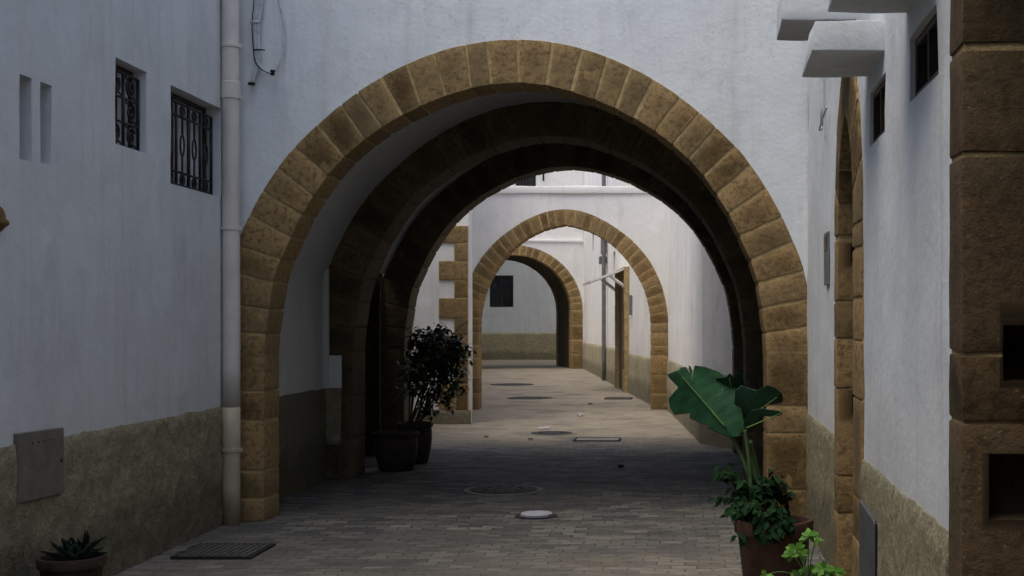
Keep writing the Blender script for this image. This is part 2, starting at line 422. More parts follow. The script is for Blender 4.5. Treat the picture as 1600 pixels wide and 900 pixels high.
# ---- stone rings
def polyeval(pts, t):
    L = [0]
    for a, b in zip(pts[:-1], pts[1:]): L.append(L[-1]+math.hypot(b[0]-a[0], b[1]-a[1]))
    s = t*L[-1]
    for i in range(len(pts)-1):
        if s <= L[i+1]+1e-9:
            f = (s-L[i])/max(1e-9, L[i+1]-L[i]); return (pts[i][0]+(pts[i+1][0]-pts[i][0])*f, pts[i][1]+(pts[i+1][1]-pts[i][1])*f)
    return pts[-1]
def smoothcurve(pts, it=3):
    p = list(pts)
    for _ in range(it):
        q = [p[0]]
        for a, b in zip(p[:-1], p[1:]):
            q += [(a[0]*.75+b[0]*.25, a[1]*.75+b[1]*.25), (a[0]*.25+b[0]*.75, a[1]*.25+b[1]*.75)]
        q.append(p[-1]); p = q
    return p
def ring_bm(pl, inner, outer, zl, zr, n, w0, w1, gap=.022, bev=.010, rng=1, keep=None, tmid=(.0, 1.), cut=2, pits=.004):
    """inner / outer: arch curves (u,z) left spring -> right spring. zl / zr: joint heights of the piers from the ground up.
    w0 front, w1 back (negative).  returns blocks + mortar in one bmesh (materials 0, 1)"""
    rnd = random.Random(rng)
    st = []
    ts = [0]
    for i in range(n): ts.append(ts[-1]+1+rnd.uniform(-.14, .14))
    ts = [t/ts[-1] for t in ts]
    xi0, xo0 = inner[0][0], outer[0][0]; xi1, xo1 = inner[-1][0], outer[-1][0]
    tt = []
    for z in zl: st.append(((xi0, z), (xo0, z+rnd.uniform(-.006, .006)))); tt.append(None)
    for t in ts: tt.append(t); st.append((polyeval(inner, t), polyeval(outer, min(1, max(0, t+rnd.uniform(-.003, .003) if 0 < t < 1 else t)))))
    for z in zr[::-1]: tt.append(None); st.append(((xi1, z), (xo1, z+rnd.uniform(-.006, .006))))
    bm = nb(); lay = bm.verts.layers.float.new('tint'); bm.verts.layers.float.new('edge')
    V2 = lambda a: Vector(a)
    for k in range(len(st)-1):
        i0, o0 = map(V2, st[k]); i1, o1 = map(V2, st[k+1])
        if (i1-i0).length < .03 and (o1-o0).length < .03: continue
        g = gap*rnd.uniform(.5, 1.1)/2
        di = (i1-i0).normalized()*g; do = (o1-o0).normalized()*g
        jit = rnd.uniform(-.002, .0); jf = rnd.uniform(-.0005, .003)
        rad = (o0-i0).normalized()*jit
        a, b, c, d = i0+di+rad, o0+do, o1-do, i1-di+rad
        # curved: split block in `cut` along so the curve stays smooth
        P = [pl.p(q.x, q.y, w) for w in (w1, w0+jf) for q in (a, b, c, d)]
        tn = rnd.random(); tb_ = nb(); tl = tb_.verts.layers.float.new('tint'); te = tb_.verts.layers.float.new('edge')
        hexa(tb_, P, 0)
        bevel(tb_, bev, 2); subdiv_long(tb_, .10, 3)
        cen = (a+b+c+d)/4; rd = ((b+c)/2-(a+d)/2); hr = rd.length/2; rd.normalize(); td = Vector((-rd.y, rd.x)); ht = ((b-c).length+(a-d).length)/4
        for v in tb_.verts:
            q3 = v.co-Vector((pl.A.x, pl.A.y, 0)); q = Vector((q3.x*pl.D.x+q3.y*pl.D.y, q3.z))-cen
            if tt[k] is not None and tt[k+1] is not None:
                r_ = min(1, max(0, .5+q.dot(rd)/(2*hr))); sd = q.dot(td)/max(ht, .01)
                sgn_ = 1 if ((d+c)/2-(a+b)/2).dot(td) > 0 else -1
                s_ = min(1, max(0, .5+.5*sd*sgn_)); tq = tt[k]+(tt[k+1]-tt[k])*s_
                dl = (V2(polyeval(inner, tq)).lerp(V2(polyeval(outer, tq)), r_))-(i0.lerp(i1, s_)).lerp(o0.lerp(o1, s_), r_)
                dl = rd*dl.dot(rd)
                v.co += Vector((pl.D.x*dl.x, pl.D.y*dl.x, dl.y))
            v[te] = min(1, max(abs(q.dot(rd))/hr, abs(q.dot(td))/max(ht, .01))); v[tl] = tn
        roughen(tb_, pits, 9, pits*.6, 34)
        me_ = bpy.data.meshes.new('tmp'); tb_.to_mesh(me_); tb_.free(); bm.from_mesh(me_); bpy.data.meshes.remove(me_)
    lay = bm.verts.layers.float['tint']
    for f in bm.faces: f.material_index = 0
    # mortar body, a little behind the block faces
    fine = []
    for k in range(len(st)-1):
        i0, o0 = map(V2, st[k]); i1, o1 = map(V2, st[k+1])
        for s in range(3):
            if tt[k] is not None and tt[k+1] is not None:
                tq = tt[k]+(tt[k+1]-tt[k])*s/3; fine.append((V2(polyeval(inner, tq)), V2(polyeval(outer, tq))))
            else: fine.append((i0.lerp(i1, s/3), o0.lerp(o1, s/3)))
    fine.append(tuple(map(V2, st[-1])))
    rr = .0075
    rows = []
    for i, o in fine:
        d = (o-i).normalized()*rr
        a, b = i+d, o-d*.3
        m = [pl.p(a.x, a.y, w1+rr), pl.p(a.x, a.y, w0-rr), pl.p(b.x, b.y, w0-rr), pl.p(b.x, b.y, w1+rr)]
        jj = .002*noise.noise(m[1]*14)
        rows.append([bm.verts.new(x+Vector((pl.N.x, pl.N.y, 0))*jj) for x in m])
    for r in rows:
        for v in r: v[lay] = .5
    for a, b in zip(rows[:-1], rows[1:]):
        for k in range(4):
            f = bm.faces.new((a[k], a[(k+1)%4], b[(k+1)%4], b[k])); f.material_index = 1
    bm.faces.new(rows[0]).material_index = 1; bm.faces.new(rows[-1][::-1]).material_index = 1
    bmesh.ops.recalc_face_normals(bm, faces=bm.faces)
    return bm
def upper(curve):
    """curve -> function u -> z (upper envelope)"""
    def fn(u):
        for a, b in zip(curve[:-1], curve[1:]):
            if a[0]-1e-9 <= u <= b[0]+1e-9 and b[0]-a[0] > 1e-6:
                return a[1]+(b[1]-a[1])*(u-a[0])/(b[0]-a[0])
        return curve[0][1] if u < curve[0][0] else curve[-1][1]
    return fn
def blocks_bm(pl, rects, w0, w1, rng=3, bev=.01, pits=.004):
    """rects (u0,u1,z0,z1) as stone blocks on a plane + mortar behind"""
    rnd = random.Random(rng); bm = nb(); lay = bm.verts.layers.float.new('tint'); g = .008
    for (a, b, c, d) in rects:
        jf = rnd.uniform(-.003, .004)
        P = [pl.p(u, z, w) for w in (w1, w0+jf) for (u, z) in ((a+g, c+g), (b-g, c+g), (b-g, d-g), (a+g, d-g))]
        hexa(bm, P, 0, rnd.random(), lay)
    bevel(bm, bev, 2); subdiv_long(bm, .09, 3); roughen(bm, pits, 9, pits*.6, 34)
    for f in bm.faces: f.material_index = 0
    for (a, b, c, d) in rects:
        P = [pl.p(u, z, w) for w in (w1+.004, w0-.007) for (u, z) in ((a+.001, c), (b-.001, c), (b-.001, d), (a+.001, d))]
        for f in hexa(bm, P, 1, .5, lay): pass
    bmesh.ops.recalc_face_normals(bm, faces=bm.faces)
    return bm

# ================================================================== ground
g = nb()
def gz(x, y): return .012*noise.noise(Vector((x*.5, y*.5, 0)))
xs = [-120, -40, -14]+frange(-9.5, 3, .25)+[8, 30, 120]; ys = [-120, -40]+frange(-10, 60, .25)+[80, 160]
GV = [[g.verts.new((x, y, gz(x, y) if -9 < x < 3 and -9 < y < 60 else 0)) for x in xs] for y in ys]
for j in range(len(ys)-1):
    for i in range(len(xs)-1): g.faces.new((GV[j][i], GV[j][i+1], GV[j+1][i+1], GV[j+1][i]))
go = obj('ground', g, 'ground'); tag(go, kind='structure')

# ================================================================== left building
LX = -3.37; PH = .885
LB = thing('left_building', 'white plastered building wall along the left, with two slits and two grilled windows', 'building', (LX, 2, 0))
pl = Plane((LX, -8), (LX, 9.76)); o8 = 8
lw = lambda y: y+8
holes = [(lw(6.62), lw(6.745), 2.36, 2.80, .33), (lw(6.835), lw(6.955), 2.37, 2.80, .33),
         (lw(7.756), lw(8.225), 2.60, 3.125, .12), (lw(8.63), lw(9.575), 2.455, 3.12, .14)]
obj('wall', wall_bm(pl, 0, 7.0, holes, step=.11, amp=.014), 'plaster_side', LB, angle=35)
obj('plinth', plinth_bm(pl, lw(3.2), lw(9.72), PH, step=.03, amp=.012), 'render', LB, label='coarse yellowish render band at the foot of the left wall')
b2 = plinth_bm(pl, 0, lw(3.2), PH, step=.08, amp=.012); obj('plinth', b2, 'render', LB)

def bar(bm, pl, pts, w, t=.012, d=.006):
    tube(bm, [pl.p(u, z, w) for u, z in pts], t, 6)
def spiral(cx, cz, r, turns, sgn, ph=0, n=22):
    return [(cx+sgn*r*(1-.78*k/n)*math.cos(ph+turns*6.283*k/n), cz+r*(1-.78*k/n)*math.sin(ph+turns*6.283*k/n)) for k in range(n+1)]
def win_back(parent, pl, u0, u1, z0, z1, w, mat, bars=1):
    b = nb(); fr = .028
    for (a, c, e, f) in ((u0, u1, z1-fr, z1), (u0, u1, z0, z0+fr), (u0, u0+fr, z0+fr, z1-fr), (u1-fr, u1, z0+fr, z1-fr)):
        hexa(b, [pl.p(u, z, q) for q in (w-.02, w+.015) for (u, z) in ((a, e), (c, e), (c, f), (a, f))])
    for k in range(bars):
        um = u0+(u1-u0)*(k+1)/(bars+1)
        hexa(b, [pl.p(u, z, q) for q in (w-.02, w+.012) for (u, z) in ((um-.012, z0+fr), (um+.012, z0+fr), (um+.012, z1-fr), (um-.012, z1-fr))])
    bmesh.ops.recalc_face_normals(b, faces=b.faces)
    fo = obj('window_frame', b, 'wood', parent, smooth=False)
    p = nb(); hexa(p, [pl.p(u, z, q) for q in (w-.012, w-.004) for (u, z) in ((u0+.01, z0+.01), (u1-.01, z0+.01), (u1-.01, z1-.01), (u0+.01, z1-.01))])
    bmesh.ops.recalc_face_normals(p, faces=p.faces)
    obj('pane', p, mat, parent, smooth=False)
# window 1 (scrolls)
def sub(name, parent, loc, label=None):
    o = bpy.data.objects.new(name, None); COL.objects.link(o); o.parent = parent; o.location = Vector(loc)-wloc(parent)
    if label: o['label'] = label
    return o
w1 = sub('window', LB, (LX, 8.0, 2.6), 'small square window behind a black iron grille of scrolls')
u0, u1, z0, z1 = lw(7.756), lw(8.225), 2.60, 3.125
win_back(w1, pl, u0+.004, u1-.004, z0+.004, z1-.004, -.105, 'pane', 1)
b = nb(); ww = -.052; a0, a1, c0, c1 = u0+.012, u1-.012, z0+.012, z1-.055
for zz in (c0, c0+(c1-c0)/3, c0+2*(c1-c0)/3, c1): bar(b, pl, [(a0, zz), (a1, zz)], ww, .0085)
am = (a0+a1)/2
for uu in (a0, am, a1): bar(b, pl, [(uu, c0), (uu, c1)], ww, .010)
hh = (c1-c0)/3
for i in range(2):
    for j in range(3):
        if i == 0 and j == 1: continue
        cx = (a0+am)/2 if i == 0 else (am+a1)/2
        bar(b, pl, spiral(cx, c0+hh*(j+.5), hh*.42, 1.6, 1 if (i+j) % 2 else -1, .5+j), ww, .0075)
        bar(b, pl, [(cx-.1, c0+hh*(j+.93)), (cx-.03, c0+hh*(j+.80))], ww, .006)
        bar(b, pl, [(cx+.1, c0+hh*(j+.07)), (cx+.03, c0+hh*(j+.2))], ww, .006)
obj('grille', b, 'iron', w1)
# window 2 (bars with ovals)
w2 = sub('window', LB, (LX, 9.1, 2.45), 'wider window behind black iron bars with oval rings, beside the drainpipe')
u0, u1, z0, z1 = lw(8.63), lw(9.575), 2.455, 3.12
win_back(w2, pl, u0+.004, u1-.004, z0+.004, z1-.004, -.125, 'pane', 2)
b = nb(); ww = -.062; a0, a1, c0, c1 = u0+.015, u1-.03, z0+.02, z1-.075
for zz in (c0, c0+.09, c1-.09, c1): bar(b, pl, [(a0, zz), (a1, zz)], ww, .009)
nbars = 9
for k in range(nbars):
    uu = a0+(a1-a0)*k/(nbars-1)
    if k % 2 == 0: bar(b, pl, [(uu, c0-.012), (uu, c1)], ww, .011)
    else:
        zc = (c0+c1)/2; rz = .075
        bar(b, pl, [(uu, c0), (uu, zc-rz)], ww, .008); bar(b, pl, [(uu, zc+rz), (uu, c1)], ww, .008)
        bar(b, pl, [(uu+.034*math.cos(t*6.283/16), zc+rz*math.sin(t*6.283/16)) for t in range(17)], ww, .007)
        for zz in (c0+.045, c1-.045):
            bar(b, pl, [(uu+.04*math.cos(t*6.283/12), zz+.036*math.sin(t*6.283/12)) for t in range(13)], ww, .006)
obj('grille', b, 'iron', w2)

# ================================================================== vaulted passage
S = F/9.75
cx0 = (805.5-CX)/S
IN = [(392.5,560),(390,520),(387,500),(383,470),(375,424),(352,375),(338,342),(303,287),(277,255),(247,227),(208,198),(177,181),(140,162),(105,149),(55,134),(0,129)]
OUT = [(457,560),(457,500),(456,449),(449,413),(431,370),(410,326),(385,282),(369,260),(354,239),(318,203.5),(283,172),(252,148),(201,115),(150,91),(99,74),(50,64.5),(0,61.5)]
def curve(h):
    l = [(cx0-dx/S, H+(CY-y)/S) for dx, y in h]; r = [(cx0+dx/S, H+(CY-y)/S) for dx, y in h[::-1][1:]]
    return smoothcurve(l+r, 2)
CI, CO = curve(IN), curve(OUT)
zp = lambda *ys: [H+(CY-y)/S for y in ys]
PB = thing('vaulted_passage', 'white building over the street, bridged by a large vaulted passage on three sandstone arches', 'building', (cx0, 12.5, 0))
TX0, TX1 = LX, 1.04
fp = Plane((0, 9.75), (1, 9.75))                   # facade frame with u = world X
def zl_front(): return [0]+zp(779, 737, 657, 612, 547)
def zr_front(): return [0]+zp(764, 678, 633, 547)
r1 = ring_bm(fp, CI, CO, zl_front(), zr_front(), 34, .012, -.37, gap=.030, rng=11, bev=.007, pits=.003)
obj('stone_arch', r1, ['stone', 'mortar'], PB, angle=50, label='front sandstone arch of the passage, brown blocks with pale joints')
r2p = Plane((0, 12.45), (1, 12.45))
obj('stone_arch', ring_bm(r2p, CI, CO, [0]+zp(735, 650, 560), [0]+zp(735, 650, 560), 27, 0, -.52, gap=.02, rng=12, bev=.008), ['stone_shaded', 'mortar_shaded'], PB, angle=50, label='middle stone arch deep in the passage')
r3p = Plane((0, 14.85), (1, 14.85))
obj('stone_arch', ring_bm(r3p, CI, CO, [0]+zp(745, 660, 565), [0]+zp(730, 640, 560), 27, 0, -.42, gap=.02, rng=13, bev=.008), ['stone_shaded', 'mortar_shaded'], PB, angle=50, label='rear stone arch, open to the courtyard')
# facade walls
fpl = Plane((TX0, 9.75), (TX1, 9.75))
env = upper(CO)
archfn = lambda u: max(env(u+TX0)-.01, 1.0)
obj('facade_wall', wall_bm(fpl, 0, 6.4, arches=[(0, fpl.L, archfn)], step=.09, amp=.008, T=.3), 'plaster', PB, angle=40)
rpl = Plane((TX1+.3, 15.262), (TX0-1.2, 15.262))
envr = lambda u: max(env(TX1+.3-u)-.01, 1.0)
ca, cb_ = .3, .3+(TX1-TX0)
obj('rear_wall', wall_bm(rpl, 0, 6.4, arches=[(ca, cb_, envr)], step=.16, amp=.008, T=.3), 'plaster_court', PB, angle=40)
# vault shell
b = nb()
prof = [(TX0, 0.0)]+[(TX0, z) for z in frange(.15, 1.5, .15)]
prof += [(max(TX0, min(.99, x)), z) for x, z in CO if z > 1.55]
prof += [(.99, z) for z in frange(.15, 1.5, .15)[::-1]]+[(.99, 0)]
ysv = frange(9.98, 15.0, .2)
VV = [[b.verts.new((x+wob(Vector((x, y, z)), .010), y, z)) for (x, z) in prof] for y in ysv]
for j in range(len(ysv)-1):
    for i in range(len(prof)-1):
        ym = (ysv[j]+ysv[j+1])/2; zm = (prof[i][1]+prof[i+1][1])/2
        if i < len(prof)//2 and 13.1 < ym < 14.9 and zm < 2.12 and prof[i][0] < -3.2: continue
        b.faces.new((VV[j][i], VV[j][i+1], VV[j+1][i+1], VV[j+1][i]))
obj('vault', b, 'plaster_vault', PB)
b = nb(); box(b, TX0-.3, TX1+.3, 9.8, 15.2, 6.3, 6.42); bevel(b, .01); obj('roof', b, 'plaster', PB, smooth=False)
# dark recess with a door inside, left wall of the passage
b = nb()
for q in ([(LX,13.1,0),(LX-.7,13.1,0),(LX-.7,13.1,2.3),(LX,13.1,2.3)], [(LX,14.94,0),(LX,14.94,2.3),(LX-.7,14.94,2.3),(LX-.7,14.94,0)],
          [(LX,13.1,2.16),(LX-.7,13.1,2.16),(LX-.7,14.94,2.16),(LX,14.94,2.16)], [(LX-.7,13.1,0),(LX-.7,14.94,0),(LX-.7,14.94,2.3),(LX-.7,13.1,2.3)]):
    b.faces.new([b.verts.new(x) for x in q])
obj('door_recess', b, 'stone_shaded', PB, smooth=False)
dr = sub('door', PB, (LX-.62, 13.95, 0), 'dark wooden door deep in the passage recess')
b = nb()
for k in range(9):
    y0 = 13.15+k*.18; box(b, LX-.66, LX-.62, y0, y0+.172, .02, 2.12)
for z in (.3, 1.1, 1.9): box(b, LX-.618, LX-.60, 13.16, 14.74, z, z+.09)
bevel(b, .004, 1); obj('door_leaf', b, 'blackwood', dr, smooth=False)
b = nb(); tube(b, [(LX-.60, 14.5, 1.05), (LX-.54, 14.5, 1.05), (LX-.54, 14.5, .95)], .01); obj('handle', b, 'iron', dr)
b = nb(); box(b, LX-.02, -3.325, 12.40, 12.455, PH, 2.05); bevel(b, .006); subdiv_long(b, .1)
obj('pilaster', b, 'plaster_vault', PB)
# plinths in the passage
lin = Plane((LX, 9.9), (LX, 15.0))
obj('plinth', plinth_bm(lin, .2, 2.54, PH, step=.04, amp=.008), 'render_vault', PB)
# plaster strip on the middle pier
b = nb(); box(b, LX-.02, -3.205, 12.425, 12.47, PH, 1.205); bevel(b, .008); subdiv_long(b, .08); roughen(b, .004, 9)
obj('plaster_patch', b, 'plaster', PB)
b = nb(); box(b, LX-.02, -3.21, 12.42, 12.47, .335, PH-.001); bevel(b, .008); subdiv_long(b, .06); roughen(b, .006, 20)
obj('plinth', b, 'render', PB)

# ================================================================== right building
RA, RB_ = (1.04, 9.76), (.90-.0248*12.1, -8.0)
rp = Plane(RA, RB_)
ru = lambda y: (9.76-y)/abs(rp.D.y)
RBd = thing('right_building', 'white plastered building along the right with stone framed doorways and ledges', 'building', (.95, 2, 0))
def pointed(u0, u1, zs, za, n=10):
    um = (u0+u1)/2; hw = (u1-u0)/2; l = []
    for k in range(n+1):
        t = k/n; s = math.sin(t*math.pi/2); l.append((u0+hw*(1-math.cos(t*math.pi/2*.86))/(1-math.cos(math.pi/2*.86)), zs+(za-zs)*math.sin(t*math.pi/2*.86)/math.sin(math.pi/2*.86)))
    return l+[(2*um-u, z) for u, z in l[::-1][1:]]
# doorway 1 (far) and 2 (near, cut by the picture edge)
d1i = pointed(ru(7.48), ru(6.72), 2.02, 2.66); d1o = pointed(ru(7.665), ru(6.37), 2.02, 3.04)
d2i = pointed(ru(3.88), ru(2.85), 2.35, 3.05); d2o = pointed(ru(4.085), ru(2.60), 2.35, 3.45)
wA = (ru(6.10), ru(5.59), 2.345, 2.605, .16); wB = (ru(4.89), ru(4.33), 2.35, 2.59, .16)
arch1 = (ru(7.66), ru(6.375), lambda u: max(0, upper(d1o)(u)-.02)); arch2 = (ru(4.08), ru(2.61), lambda u: max(0, upper(d2o)(u)-.02))
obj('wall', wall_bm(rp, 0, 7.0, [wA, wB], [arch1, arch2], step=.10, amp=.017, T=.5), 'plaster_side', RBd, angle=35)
pb = None
for (a, c) in ((ru(9.74), ru(7.67)), (ru(6.365), ru(4.09)), (ru(2.6), ru(-1))):
    obj('plinth', plinth_bm(rp, a, c, .83, step=.03, amp=.008), 'render', RBd)
def doorway(lbl, di, do, u0, u1, z1, joints, rng, n, depth=.34, smat='stone'):
    d = sub('doorway', RBd, rp.p((u0+u1)/2, 0), lbl)
    obj('stone_frame', ring_bm(rp, di, do, [0]+joints, [0]+joints[:-1]+[joints[-1]-.1], n, .012, -depth, gap=.015, rng=rng, bev=.008, pits=.003), [smat, 'mortar'], d, angle=50)
    b = nb(); m = 7
    for k in range(m):
        a = u0+(u1-u0)*k/m; c = u0+(u1-u0)*(k+1)/m-.004
        f = upper(di); za, zc = max(f(a+.002), joints[-1]), max(f(c), joints[-1])
        hexa(b, [rp.p(u, z, q) for q in (-depth+.02, -depth+.06) for (u, z) in ((a, .02), (c, .02), (c, zc), (a, za))])
    for z in (.4, 1.2, 1.9):
        hexa(b, [rp.p(u, q, w) for w in (-depth+.061, -depth+.08) for (u, q) in ((u0+.02, z), (u1-.02, z), (u1-.02, z+.1), (u0+.02, z+.1))])
    bmesh.ops.recalc_face_normals(b, faces=b.faces)
    lf = obj('door_leaf', b, 'blackwood', d, smooth=False)
    return d
dA = doorway('tall narrow pointed stone doorway beside the passage arch', d1i, d1o, ru(7.48), ru(6.72), 2.66, [.40, .62, 1.13, 1.42, 1.64, 2.0], 21, 8)
dB = doorway('shade-darkened sandstone doorway jamb at the right edge of the photo', d2i, d2o, ru(3.88), ru(2.85), 3.05, [.55, 1.205, 1.41, 2.02, 2.34], 22, 10, .42, 'stone_jamb_shaded')
# recessed sockets (black notches) in the jambs
def carve(d, boxes):
    o = [c for c in d.children if c.name.startswith('stone_frame')][0]; w = wloc(o)
    for (p0, p1) in boxes:
        b = nb(); box(b, p0[0], p1[0], p0[1], p1[1], p0[2], p1[2]); bmesh.ops.recalc_face_normals(b, faces=b.faces)
        for v in b.verts: v.co -= w
        me = bpy.data.meshes.new('cut'); b.to_mesh(me); b.free(); c = bpy.data.objects.new('cut', me); COL.objects.link(c); c.parent = d; c.location = o.location
        bpy.context.view_layer.update()
        m = o.modifiers.new('b', 'BOOLEAN'); m.object = c; m.solver = 'EXACT'; m.use_self = True; m.operation = 'DIFFERENCE'
        new = bpy.data.meshes.new_from_object(o.evaluated_get(bpy.context.evaluated_depsgraph_get()))
        b3 = nb(); b3.from_mesh(new); bmesh.ops.triangulate(b3, faces=[f for f in b3.faces if len(f.verts) > 4]); b3.to_mesh(new); b3.free(); new.set_sharp_from_angle(angle=R(35)); o.modifiers.clear(); o.data = new; bpy.data.objects.remove(c)
carve(dA, [((1.05, 7.40, 1.86), (1.10, 7.60, 1.97)), ((1.055, 7.40, .98), (1.10, 7.60, 1.12))])
carve(dB, [((1.005, 3.70, 1.33), (1.20, 4.02, 1.50)), ((.962, 3.70, .91), (1.20, 4.02, 1.11))])
def small_win(h, lbl):
    w = sub('window', RBd, rp.p((h[0]+h[1])/2, h[2]), lbl)
    b = nb(); fr = .03
    u0, u1, z0, z1 = h[0]+.003, h[1]-.003, h[2]+.003, h[3]-.003
    for (a, c, e, f) in ((u0, u1, z1-fr, z1), (u0, u1, z0, z0+fr), (u0, u0+fr, z0+fr, z1-fr), (u1-fr, u1, z0+fr, z1-fr), ((u0+u1)/2-.012, (u0+u1)/2+.012, z0+fr, z1-fr)):
        hexa(b, [rp.p(u, z, q) for q in (-.07, -.012) for (u, z) in ((a, e), (c, e), (c, f), (a, f))])
    bmesh.ops.recalc_face_normals(b, faces=b.faces); bevel(b, .003, 1)
    obj('window_frame', b, 'wood', w, smooth=False)
    p = nb(); hexa(p, [rp.p(u, z, q) for q in (-.06, -.05) for (u, z) in ((u0+.01, z0+.01), (u1-.01, z0+.01), (u1-.01, z1-.01), (u0+.01, z1-.01))])
    bmesh.ops.recalc_face_normals(p, faces=p.faces); obj('pane', p, 'darkpane', w, smooth=False)
small_win(wA, 'low wide window with dark frame under the middle ledge')
small_win(wB, 'low wide window with dark frame nearest the stone pillar')
def ledge(y0, y1, xl0, z0, z1, lbl, xl1=None):
    b = nb(); xr0, xr1 = 1.0, 1.0
    xl1 = xl0 if xl1 is None else xl1
    hexa(b, [(xl0, y0, z0), (1.05, y0, z0), (1.05, y1, z0), (xl1, y1, z0), (xl0+.012, y0, z1), (1.05, y0, z1), (1.05, y1, z1), (xl1+.012, y1, z1)])
    bevel(b, .010, 2); subdiv_long(b, .08, 4); roughen(b, .006, 5, .0025, 22)
    obj('ledge', b, 'plaster_side', RBd, label=lbl, angle=50)
ledge(4.28, 4.95, .588, 2.705, 2.86, 'white slab ledge over the nearest small window', .598)
ledge(5.63, 6.24, .616, 2.708, 2.84, 'white slab ledge over the second small window', .636)
ledge(6.66, 7.17, .576, 3.09, 3.30, 'higher white slab ledge over the pointed doorway', .586)

# things on the right wall
b = nb()
hexa(b, [rp.p(u, z, w) for w in (.004, .018) for (u, z) in ((ru(8.27), 1.755), (ru(8.02), 1.755), (ru(8.02), 2.09), (ru(8.27), 2.09))]); bevel(b, .005)
bx = thing('entry_panel', 'narrow grey metal box high on the right wall before the pointed doorway', 'wall box', rp.p(ru(8.15), 1.755))
obj('housing', b, 'greymetal', bx, smooth=False)
b = nb(); hexa(b, [rp.p(u, z, w) for w in (.0175, .022) for (u, z) in ((ru(8.24), 1.97), (ru(8.05), 1.97), (ru(8.05), 2.07), (ru(8.24), 2.07))]); bevel(b, .002, 1)
obj('window', b, 'darkpane', bx, smooth=False)
cbn = thing('hanging_cable', 'pale cable pair hanging down the right wall below the ledges', 'cable', rp.p(ru(8.35), 2.75))
b = nb()
for k, (du, zb) in enumerate(((0, 2.78), (.05, 2.80))):
    u = ru(8.42)+du; tube(b, [rp.p(u, 4.4, .02), rp.p(u+.01, 3.6, .022), rp.p(u, 3.1, .02), rp.p(u+.02, 2.95, .022), rp.p(u+.03*k, zb, .02)], .008, 6)
tube(b, bez(rp.p(ru(8.42)+.02, 2.80, .02), rp.p(ru(8.35), 2.72, .06), rp.p(ru(8.2), 2.84, .03), rp.p(ru(8.05), 2.87, .02)), .007, 6)
obj('wire', b, 'cable', cbn)
pan = thing('meter_cabinet', 'dark grey steel cabinet door low in the right wall render', 'meter cabinet', rp.p(ru(6.1), .05))
b = nb(); hexa(b, [rp.p(u, z, w) for w in (.0, .026) for (u, z) in ((ru(6.335), .06), (ru(5.77), .06), (ru(5.77), .605), (ru(6.335), .635))]); bevel(b, .004)
M['cabinet'] = m_simple('dull_grey_steel', (.085,.088,.092), .6, .3, 9, .3)
obj('cabinet_door', b, 'cabinet', pan, smooth=False)
b = nb(); hexa(b, [rp.p(u, z, w) for w in (.02, .024) for (u, z) in ((ru(5.77)+.001, .05), (ru(5.77)+.02, .05), (ru(5.77)+.02, .62), (ru(5.77)+.001, .61))]);
obj('gap_seal', b, 'iron', pan, smooth=False)

# ---- things on the left wall
mt = thing('meter_box', 'flat grey-brown electric box set at the top of the left wall render', 'meter box', (LX, 6.8, .58))
b = nb(); P_ = Plane((LX, 0), (LX, 10))
hexa(b, [P_.p(u, z, w) for w in (.0, .030) for (u, z) in ((6.55, .588), (7.04, .578), (7.04, .937), (6.55, .945))]); bevel(b, .004)
mo = obj('door', b, 'boxmetal', mt, smooth=False)
b = nb()
for k in range(4):
    tube(vb := nb(), [P_.p(6.69+k*.065, .885, .020), P_.p(6.69+k*.065, .885, .034)], .0055, 8); obj('vent_hole', vb, 'iron', mo)
tube(b, [P_.p(7.005, .76, .020), P_.p(7.005, .76, .037)], .010, 8)

obj('lock', b, 'iron', mo)
cor = thing('carved_corbel', 'brown carved stone corbel at the far left edge of the wall', 'corbel', (LX, 6.4, 1.95))
b = nb(); lathe(b, (LX+.0, 6.42, 1.97), [(.010, 0), (.026, .02), (.045, .035), (.045, .05), (.03, .065), (.026, .09), (.018, .11), (.008, .125)], 20)
obj('moulding', b, 'stone_far', cor)

# ---- drainpipe
dp = thing('drainpipe', 'pale drainpipe in the corner left of the big arch, tan at its foot', 'drainpipe', (-3.305, 9.6, 0), 'drainpipes on the walls')
PXc, PYc, pr = -3.303, 9.60, .064
b = nb(); tube(b, [(PXc+.004*math.sin(z*1.3), PYc, z) for z in frange(PH, 6.9, .3)], pr, 24); obj('upper_pipe', b, 'pvc', dp)
b = nb(); tube(b, [(PXc+.002, PYc, z) for z in (.0, .3, .6, PH)], pr+.002, 24)
obj('lower_pipe', b, 'pvc_tan', dp, label='lower pipe painted the tan of the wall base')
for yy, mt_ in ((72, 'pvc'), (152, 'pvc'), (357, 'pvc'), (703, 'pvc_tan'), (-300, 'pvc')):
    z = H+(CY-yy)*PYc/F; b = nb()
    tube(b, [(PXc, PYc, z-.014), (PXc, PYc, z-.012), (PXc, PYc, z+.012), (PXc, PYc, z+.014)], [pr+.002, pr+.008, pr+.008, pr+.002], 24)
    box(b, PXc+pr-.002, PXc+pr+.020, PYc-.012, PYc+.012, z-.014, z+.014); box(b, PXc-pr-.018, PXc-pr+.004, PYc-.012, PYc+.012, z-.012, z+.012)
    obj('clamp', b, mt_, dp, angle=40)
z = H+(CY-152)*PYc/F; b = nb(); tube(b, [(PXc, PYc, z), (PXc, PYc, z+.11), (PXc, PYc, z+.115)], [pr+.006, pr+.006, pr], 24); obj('socket', b, 'pvc', dp, angle=40)

